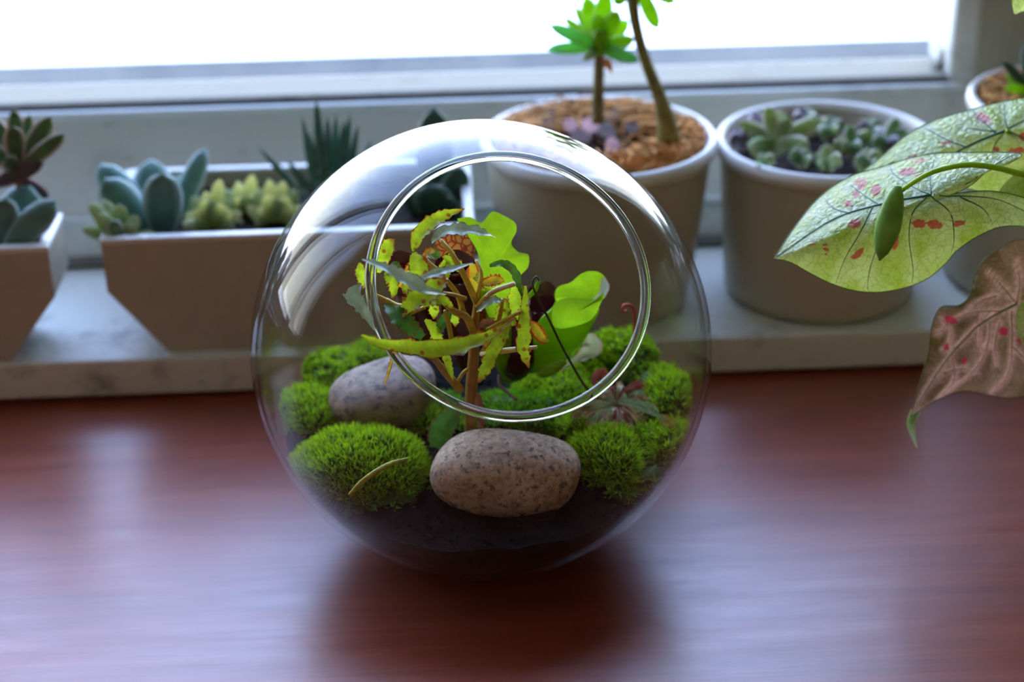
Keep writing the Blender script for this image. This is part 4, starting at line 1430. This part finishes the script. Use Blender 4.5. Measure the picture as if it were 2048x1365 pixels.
cutting(1735, 330, [(1738, 296), (1712, 318), (1764, 304), (1752, 334), (1716, 336)], 'low green rosette at the front right of the pot of cuttings', 0.172, 26, ['suc_pale', 'suc_jade'])
cutting(1488, 282, [(1470, 258), (1460, 280), (1500, 260), (1476, 296)], 'mauve small rosette at the left rim of the pot of cuttings', 0.195, 24, ['suc_mauve'])
cutting(1530, 326, [(1515, 308), (1548, 316), (1520, 334), (1542, 334)], 'tiny pale rosette at the front left of the pot of cuttings', 0.172, 20, ['suc_lime', 'suc_pale'])
cutting(1515, 246, [(1505, 224), (1525, 230), (1498, 244)], 'mauve rosette behind the tallest rosette in the pot', 0.22, 22, ['suc_mauve'])
cutting(1602, 318, [(1596, 290), (1582, 306), (1624, 304), (1590, 330), (1618, 326)], 'pale green rosette between the tallest rosette and the front low one', 0.175, 22, ['suc_pale', 'suc_jade'])
cutting(1740, 262, [(1738, 236), (1718, 252), (1762, 244), (1726, 272), (1758, 270)], 'jade rosette at the back right of the pot of cuttings', 0.218, 22, ['suc_jade', 'suc_mauve'])
cutting(1610, 236, [(1600, 214), (1624, 220), (1590, 236), (1634, 238)], 'mauve rosette at the back rim of the pot of cuttings', 0.232, 22, ['suc_mauve', 'suc_jade'])
cutting(1822, 300, [(1812, 270), (1836, 276), (1846, 298), (1806, 310)], 'dark mauve rosette at the right rim of the pot of cuttings', 0.2, 26, ['suc_mauve', 'suc_jade'])
p3 = thing('spiky_succulent', (P3[0], P3[1], SH + H3 - 0.01), 'spiky green plant in the pot at the right edge', 'succulent')
for (tx, ty, w) in [(2005, 122, 22), (2012, 150, 22), (2008, 176, 20), (2050, 90, 26), (2080, 110, 26), (2100, 150, 24), (2030, 165, 22)]:
    flesh('leaf', (2062, 182, 0.205), (tx, ty, 0.20 + 0.01 * sin(tx)), w, 'suc_dark' if ty < 140 else 'suc_bright', p3, 0.3, -0.1, 1.0)


# ---- rectangular planters
def planter(x0, x1, y0, y1, h, label, rot=0.0):
    root = thing('planter', ((x0 + x1) / 2, (y0 + y1) / 2, SH), label, 'planter')
    t, cin, ch = 0.005, 0.028, 0.0365

    def prism(ins, zt, zb, chz):
        # hexagonal front outline: vertical ends, slanting in to a narrow foot
        return [(x0 + ins, zt), (x0 + ins, chz), (x0 + cin + ins * 0.5, zb), (x1 - cin - ins * 0.5, zb), (x1 - ins, chz), (x1 - ins, zt)]
    A, Bq = prism(0, SH + h, SH, SH + ch), prism(t, SH + h, SH + 0.006, SH + ch + 0.002)
    q = MB()
    V = [(x, y0, z) for x, z in A] + [(x, y1, z) for x, z in A]
    Fc = [tuple(range(6)), tuple(range(11, 5, -1))] + [(i + 1, i, 6 + i, 7 + i) for i in range(5)]
    q.add(V, Fc)
    V = [(x, y0 + t, z) for x, z in Bq] + [(x, y1 - t, z) for x, z in Bq]
    q.add(V, [tuple(range(5, -1, -1)), tuple(range(6, 12))] + [(i, i + 1, 7 + i, 6 + i) for i in range(5)])
    o = q.build('body', 'planter', root, False)
    r = MB()
    zt = SH + h
    r.box((x0 - 0.0006, y0 - 0.0006, zt - 0.0012), (x1 + 0.0006, y0 + t, zt + 0.0022))
    r.box((x0 - 0.0006, y1 - t, zt - 0.0012), (x1 + 0.0006, y1 + 0.0006, zt + 0.0022))
    r.box((x0 - 0.0006, y0 + t, zt - 0.0012), (x0 + t, y1 - t, zt + 0.0022))
    r.box((x1 - t, y0 + t, zt - 0.0012), (x1 + 0.0006, y1 - t, zt + 0.0022))
    bevel(r.build('rim', 'glaze', root, False), 0.0008)
    s_ = MB()
    nx, ny = 30, 14
    V = [(x0 + t + 0.0005 + (x1 - x0 - 2 * t - 0.001) * i / nx, y0 + t + 0.0005 + (y1 - y0 - 2 * t - 0.001) * j / ny, zt - 0.008 + rng.uniform(-0.002, 0.002)) for i in range(nx + 1) for j in range(ny + 1)]
    s_.add(V, [(i * (ny + 1) + j, (i + 1) * (ny + 1) + j, (i + 1) * (ny + 1) + j + 1, i * (ny + 1) + j + 1) for i in range(nx) for j in range(ny)])
    return root, s_


PH = 0.0640
pr, so1 = planter(-0.1885, 0.0015, 0.1470, 0.2440, PH, 'long taupe planter with slanted ends and white rim, behind the bowl')
tag(so1.build('potting_soil', 'soil_dry'), 'dark soil in the long planter behind the bowl', 'soil', None, 'stuff')
pr, so2 = planter(-0.4040, -0.2145, 0.1425, 0.1850, PH - 0.001, 'taupe planter with white rim cut off by the left picture edge')
tag(so2.build('potting_soil', 'soil_dry'), 'dark soil in the planter at the left edge', 'soil', None, 'stuff')


def succulent(name, base, leaves, label, thick=0.35, cat='succulent'):
    root = thing(name, base, label, cat)
    for (bx, by, y0, tx, ty, y1, w, mm, bd) in leaves:
        flesh('leaf', (bx, by, y0), (tx, ty, y1), w, mm, root, thick, bd)
    return root


zs_ = SH + PH - 0.008
succulent('thick_leaved_succulent', Z(310, 478, zs_), [
    (305, 470, 0.190, 198, 328, 0.205, 72, 'suc_blue', 0.1), (300, 478, 0.180, 207, 358, 0.175, 78, 'suc_blue', 0.1), (312, 465, 0.195, 302, 318, 0.215, 84, 'suc_blue', 0.1),
    (326, 482, 0.178, 325, 346, 0.165, 82, 'suc_blue', 0.1), (340, 462, 0.190, 412, 296, 0.205, 46, 'suc_blue', -0.1), (318, 465, 0.192, 372, 350, 0.215, 60, 'suc_blue', 0.1)],
    'powdery blue green succulent with thick rounded leaves in the long planter', 0.42)
succulent('small_rosette', Z(238, 484, zs_), [
    (240, 480, 0.160, 178, 404, 0.165, 30, 'suc_lime', 0.1), (240, 480, 0.160, 206, 398, 0.170, 34, 'suc_lime', 0.1), (238, 480, 0.158, 164, 456, 0.155, 26, 'suc_lime', 0.1),
    (242, 480, 0.160, 238, 408, 0.160, 36, 'suc_lime', 0.1), (244, 482, 0.158, 276, 432, 0.156, 30, 'suc_lime', 0.1), (240, 482, 0.156, 196, 428, 0.152, 34, 'suc_lime', 0.1),
    (246, 484, 0.156, 268, 446, 0.152, 28, 'suc_lime', 0.1), (248, 484, 0.158, 312, 468, 0.156, 24, 'suc_lime', 0.1), (240, 484, 0.154, 224, 440, 0.150, 34, 'suc_jade', 0.1)],
    'small light green rosette spilling over the left corner of the long planter')
for j, (cx, cy, y, lab) in enumerate([(425, 455, 0.180, 'pale yellow variegated rosette next to the blue green succulent'), (490, 440, 0.200, 'pale yellow variegated rosette, middle of three in the long planter'), (552, 445, 0.185, 'pale yellow variegated rosette nearest the glass bowl')]):
    L = []
    for i in range(15):
        a = radians(-8 + 196 * (i % 8) / 7 + (12 if i > 7 else 0))
        ln = (88 if i < 8 else 56) * (0.8 + 0.3 * rng.random())
        tx, ty = cx + 62 * cos(a) * (1 if i < 8 else 0.7), cy - ln * max(0.12, sin(a)) * 1.05
        L.append((cx + rng.uniform(-8, 8), cy + 8, y, tx, ty, y + (0.012 if i < 8 else -0.012) * rng.uniform(0.3, 1), 30, ['suc_yellow', 'suc_yellow', 'suc_lime'][i % 3], 0.2))
    succulent('variegated_rosette', Z(cx, cy + 18, zs_), L, lab)
# spiky dark haworthia with white bumps
hw = thing('zebra_succulent', Z(660, 440, zs_), 'dark spiky upright succulent with white bumps above the bowl edge', 'succulent')
for i, (bx, tx, ty, w) in enumerate([(640, 518, 294, 20), (640, 604, 232, 20), (652, 632, 198, 26), (660, 655, 232, 22), (668, 672, 226, 22), (676, 700, 228, 22), (672, 688, 240, 20), (690, 742, 280, 18), (648, 618, 262, 20), (684, 716, 250, 18), (655, 575, 320, 20)]):
    y1 = 0.205 + 0.008 * sin(i * 1.9)
    fb = flesh('leaf', (bx, 430, 0.205), (tx, ty, y1), w * 0.8, 'suc_zebra', hw, 0.7, 0.25 * (1 if tx > bx else 1), 1.2)
    bm = MB()
    p0, p1 = Y(bx, 430, 0.205), Y(tx, ty, y1)
    wm = w * PXM * depth(p0)
    tt = norm(p1 - p0)
    sd_ = norm(np.cross(norm(CAM - p0), tt))
    nv_ = np.cross(tt, sd_)
    for k in range(26):
        u = rng.uniform(0.25, 0.92)
        c = p0 + (p1 - p0) * u + sd_ * rng.uniform(-0.4, 0.4) * wm * (1 - u * 0.5) + (norm(CAM - p0)) * wm * 0.33 * (1.1 - u) - nv_ * 0.25 * np.linalg.norm(p1 - p0) * (4 * u * (1 - u)) * 0.5
        rr = 0.0005
        bm.add([c + (rr, 0, 0), c - (rr, 0, 0), c + (0, rr, 0), c - (0, rr, 0), c + (0, 0, rr), c - (0, 0, rr)], [(0, 2, 4), (2, 1, 4), (1, 3, 4), (3, 0, 4), (2, 0, 5), (1, 2, 5), (3, 1, 5), (0, 3, 5)])
    o = bm.build('white_bump', 'bump_white', fb)
    o['kind'] = 'stuff'
succulent('dark_leaved_succulent', Z(868, 450, zs_), [
    (872, 430, 0.205, 868, 214, 0.215, 78, 'suc_dark', 0.1), (880, 440, 0.200, 926, 335, 0.205, 60, 'suc_dark', 0.1), (868, 445, 0.195, 815, 380, 0.185, 60, 'suc_dark', 0.1),
    (870, 445, 0.190, 860, 370, 0.180, 80, 'suc_dark', 0.1), (872, 446, 0.190, 912, 400, 0.180, 50, 'suc_dark', 0.1)],
    'dark green broad leaved succulent seen behind and through the bowl', 0.3)
zl = zs_ - 0.001
succulent('thick_leaved_succulent', Z(5, 505, zl), [
    (12, 500, 0.156, 112, 402, 0.153, 62, 'suc_blue', -0.1), (8, 490, 0.163, 62, 372, 0.168, 84, 'suc_blue', 0.1), (0, 490, 0.158, 12, 396, 0.151, 62, 'suc_blue', 0.1), (-10, 490, 0.163, -70, 400, 0.163, 66, 'suc_blue', 0.1)],
    'blue green thick leaved succulent at the left picture edge', 0.42)
sp_ = succulent('pink_edged_rosette', Z(40, 480, zl), [
    (38, 330, 0.168, 28, 218, 0.173, 36, 'suc_pink', 0.1), (40, 330, 0.168, 60, 228, 0.175, 30, 'suc_pink', 0.1), (42, 332, 0.167, 102, 234, 0.169, 44, 'suc_pink', 0.1),
    (44, 335, 0.166, 130, 268, 0.165, 34, 'suc_pink', -0.1), (34, 334, 0.165, 26, 252, 0.159, 44, 'suc_pink', 0.1), (30, 332, 0.168, -14, 236, 0.171, 40, 'suc_pink', 0.1),
    (28, 336, 0.166, -30, 290, 0.163, 40, 'suc_pink', 0.1), (36, 340, 0.165, 10, 318, 0.156, 38, 'suc_pink', 0.1), (-20, 372, 0.166, 88, 326, 0.163, 34, 'suc_purple', -0.2), (40, 356, 0.167, 98, 396, 0.171, 26, 'suc_purple', 0.1)],
    'green rosette with pink edged pointed leaves at the upper left', 0.22)
stem('stem', [(40, 480, 0.168, 8), (38, 400, 0.168, 7), (38, 325, 0.168, 7)], 'suc_stem2', sp_)

# ================================================================== CALADIUM
cal = thing('caladium', (0.40, 0.075, 0.0), 'caladium with large green and pink spotted heart leaves reaching in from the right', 'plant')
VE = []


def cal_leaf(outline, centre, mat, plane, bulge, blot, veins, puck, vmat, vw=2.0, thin=1.2, curl=0.0, vmat2=None, vwid=12.0):
    lf, on, O = sheet('leaf_blade', outline, centre, mat, cal, plane, bulge, 20, blot, veins, puck, 6, curl, vwid)
    for i, v in enumerate(veins):
        s_ = smooth_path(np.array(v, float), 16)
        P = [on(p) for p in s_]
        w0 = (vw if i == 0 else thin) * PXM * 0.76
        tube('vein', P, np.linspace(w0, w0 * 0.3, len(P)), vmat if i == 0 or vmat2 is None else vmat2, lf, 6)
    P = [on(p) for p in O] + [on(O[0])]
    tube('margin', P, 0.00018, 'cal_edge', lf, 5)
    return lf, on




def pl_ridge(y0, a, b, lean, hang):
    """leaf plane folded along its midrib a-b: the upper half leans back, the lower half hangs"""
    def f(px, py):
        d = a[1] + (px - a[0]) * (b[1] - a[1]) / (b[0] - a[0]) - py
        soft = 12 * math.log1p(math.exp(max(-40, min(40, d / 12))))
        return Y(px, py, y0 + hang * d + (lean - hang) * soft)
    return f


L1 = [(1547, 517), (1590, 452), (1640, 392), (1700, 352), (1760, 334), (1810, 318), (1870, 306), (1940, 304), (2040, 306), (2020, 325), (1975, 342), (1945, 368), (1910, 386), (1868, 394),
      (1930, 384), (1990, 382), (2060, 400), (2110, 440), (2080, 452), (2010, 452), (1960, 470), (1915, 500), (1890, 528), (1850, 560), (1790, 580), (1730, 584), (1670, 570), (1620, 546), (1580, 524)]
V1 = [[(1862, 394), (1800, 404), (1740, 418), (1690, 432), (1640, 456), (1552, 514)], [(1862, 394), (1830, 380), (1790, 352), (1780, 334)], [(1862, 392), (1860, 360), (1868, 320)],
      [(1855, 396), (1825, 430), (1818, 480), (1826, 540), (1824, 566)], [(1862, 396), (1900, 430), (1908, 480), (1902, 506)], [(1745, 418), (1720, 470), (1690, 520), (1672, 566)], [(1760, 415), (1730, 395), (1700, 370)],
      [(1700, 430), (1670, 420), (1650, 400)], [(1868, 392), (1920, 376), (1990, 330), (2030, 308)], [(1868, 394), (1930, 394), (2000, 402), (2090, 444)], [(1785, 408), (1765, 470), (1740, 540), (1735, 580)], [(1920, 396), (1965, 420), (1985, 450)]]
B1 = [(1815, 346, 20, 9, -0.1), (1752, 384, 10, 12, 0.3), (1725, 372, 8, 14, 0.6), (1715, 366, 5, 9, 0.6), (1697, 412, 12, 6, 0.5), (1712, 392, 9, 7, 0.2), (1710, 452, 14, 10, -0.4), (1838, 452, 14, 9, 0.2), (1868, 454, 18, 9, 0.1), (1918, 450, 14, 6, -0.2),
      (1790, 488, 8, 18, 0.2), (1716, 512, 16, 7, -0.7), (1652, 502, 5, 14, -0.2), (1625, 490, 4, 8, 0.2), (1838, 360, 8, 9, 0.3), (1838, 322, 16, 5, -0.2), (1804, 420, 8, 10, 0.2)]
cal_leaf(L1, (1770, 440), 'cal_green', pl_ridge(-0.012, (1547, 517), (1862, 394), 0.00034, 0.00004), 16, B1, V1, 9.0, 'cal_vein', 2.8, 1.5, 4)
L2 = [(1700, 360), (1760, 315), (1815, 268), (1870, 240), (1930, 222), (1990, 206), (2060, 194), (2130, 200), (2160, 260), (2130, 360), (2070, 394), (2000, 392), (1940, 378), (1860, 362), (1780, 368)]
V2_ = [[(2014, 262), (1960, 282), (1900, 312), (1840, 340), (1740, 358)], [(2014, 262), (2008, 235), (2008, 206)], [(2010, 262), (1985, 300), (1988, 340)], [(1990, 268), (1960, 240), (1945, 222)], [(1930, 296), (1890, 280), (1850, 256)], [(2014, 260), (2060, 235), (2100, 210)], [(2014, 264), (2070, 290), (2110, 320)], [(1900, 312), (1910, 335), (1905, 346)], [(1990, 265), (1960, 262), (1930, 258)]]
B2 = [(1965, 238, 18, 10, 0.6), (1990, 305, 8, 10, 0), (2030, 306, 24, 8, -0.2), (2044, 275, 10, 8, 0), (1890, 288, 18, 4, -0.1), (1820, 318, 14, 5, -0.3), (1870, 330, 16, 6, -0.3)]
cal_leaf(L2, (1985, 285), 'cal_green', pl_ridge(0.034, (1740, 358), (2014, 262), 0.00030, 0.00005), 12, B2, V2_, 9.0, 'cal_vein', 3.0, 1.5, 4)
L3 = [(1824, 836), (1838, 778), (1858, 710), (1866, 652), (1884, 616), (1920, 612), (1944, 590), (1950, 556), (1980, 512), (2050, 480), (2120, 520), (2150, 620), (2130, 740), (2080, 780), (2040, 797), (1995, 796), (1930, 784), (1876, 802), (1842, 822)]
V3X = [[(1884, 640), (1900, 660), (1893, 700)], [(1960, 632), (1955, 668), (1960, 700)], [(1885, 745), (1920, 735), (1950, 745)], [(1860, 770), (1880, 750), (1890, 725)], [(1995, 640), (1985, 690), (1990, 730)], [(2020, 690), (2050, 720), (2070, 740)], [(1990, 590), (1960, 600), (1930, 625)]]
V3 = [[(2030, 606), (1985, 628), (1940, 660), (1890, 720), (1850, 785), (1828, 832)], [(2000, 620), (1950, 622), (1905, 640), (1875, 668)], [(1975, 640), (1970, 690), (1945, 740), (1900, 780)], [(2018, 620), (2020, 690), (2012, 750), (1985, 785)], [(2028, 604), (2000, 570), (1975, 545)], [(2030, 604), (2036, 560), (2030, 520)], [(1940, 665), (1915, 690), (1885, 700)], [(1900, 712), (1905, 760), (1880, 795)], [(2032, 610), (2080, 680), (2090, 740)]]
V3 = V3 + V3X
B3 = [(1900, 640, 12, 8, 0.2), (1892, 694, 6, 7, 0.6), (1922, 718, 5, 9, 0.1), (2002, 660, 10, 9, 0.2), (2034, 680, 7, 5, 0)]
cal_leaf(L3, (1960, 690), 'cal_pink', pl_up(-0.002, 690, 0.00005, 0.00002, 1960), 10, B3, V3, 10.0, 'cal_vein_pale', 2.8, 1.9, 6, 'cal_vein_pink', 6.0)
sheet('leaf_blade', [(2030, 640), (2040, 610), (2075, 580), (2120, 600), (2110, 690), (2060, 700), (2036, 670)], (2070, 640), 'cal_green', cal, pl_up(-0.016, 640, 0.00004), 8, 10)
sheet('leaf_blade', [(2022, -40), (2080, -50), (2110, 0), (2080, 28), (2046, 22), (2030, 28), (2024, 6)], (2062, -8), 'cal_green', cal, pl_up(0.06, 0, 0.00004), 6, 10)
sheet('leaf_blade', [(1990, 390), (2020, 356), (2060, 330), (2110, 350), (2120, 420), (2060, 452), (2010, 440)], (2055, 395), 'cal_green', cal, pl_up(0.022, 400, 0.00008), 6, 10)
strip_leaf('leaf_tip', [(1832, 822, -0.006, 10), (1822, 846, -0.006, 8), (1826, 870, -0.005, 5), (1834, 897, -0.004, 1)], 'suc_lime', cal, 12, 0.5)
# rolled young leaf on a lime petiole
flesh('rolled_leaf', (1796, 372, -0.026), (1759, 522, -0.030), 52, 'cal_bud', cal, 0.7, 0.05, 1.3)


def petiole(pts, r0, r1, mat='cal_petiole'):
    P = [Y(*p) if len(p) == 3 and p[0] > 10 else np.array(p) for p in pts]
    tube('petiole', P, np.linspace(r0, r1, len(P)), mat, cal, 10, 40)


CR = np.array([0.40, 0.075, 0.112])


def pet(pts, r0=0.0008, r1=0.0022, lift=0.05):
    A = [Y(*p) for p in pts]
    a0, n_ = A[-1], 9
    dirn = norm(A[-1] - A[-2]) * np.linalg.norm(CR - a0) * 0.5
    for k_ in range(1, n_ + 1):                      # bend smoothly down into the crown
        u = k_ / n_
        A.append((1 - u) ** 3 * a0 + 3 * u * (1 - u) ** 2 * (a0 + dirn) + 3 * u * u * (1 - u) * (CR + np.array([0, 0, lift + 0.02])) + u ** 3 * CR)
    tube('petiole', A, np.linspace(r0, r1, len(A)), 'cal_petiole', cal, 10, 44)


pet([(1793, 390, -0.025), (1822, 368, -0.026), (1868, 343, -0.026), (1930, 330, -0.024), (1990, 335, -0.020), (2050, 350, -0.012)], 0.0009, 0.0022, 0.01)
pet([(1866, 392, 0.000), (1905, 398, 0.012), (1980, 420, 0.03), (2060, 440, 0.045)], 0.0010, 0.002, 0.02)
pet([(2014, 262, 0.031), (2050, 290, 0.05), (2090, 330, 0.06)], 0.0010, 0.002, 0.02)
pet([(2032, 606, 0.006), (2060, 590, 0.02), (2100, 570, 0.03)], 0.0010, 0.002, 0.01)
pet([(2110, 640, -0.014), (2140, 620, 0.0)], 0.0010, 0.002, 0.01)
pet([(2080, 10, 0.06), (2120, 120, 0.07)], 0.0010, 0.002, 0.02)
pet([(2090, 400, 0.024), (2120, 420, 0.035)], 0.0010, 0.002, 0.02)
V, Fc = lathe_data([(0.0, 0.001), (0.040, 0.0), (0.050, 0.105), (0.047, 0.105), (0.044, 0.095), (0.0, 0.097)], (0.40, 0.075, 0.0), 40)
pc = obj('growing_pot', V, Fc, 'planter', cal)
V, Fc = lathe_data([(0.0, 0.0985), (0.025, 0.0992), (0.0445, 0.098)], (0.40, 0.075, 0.0), 40)
obj('soil', V, Fc, 'soil_dry', cal)
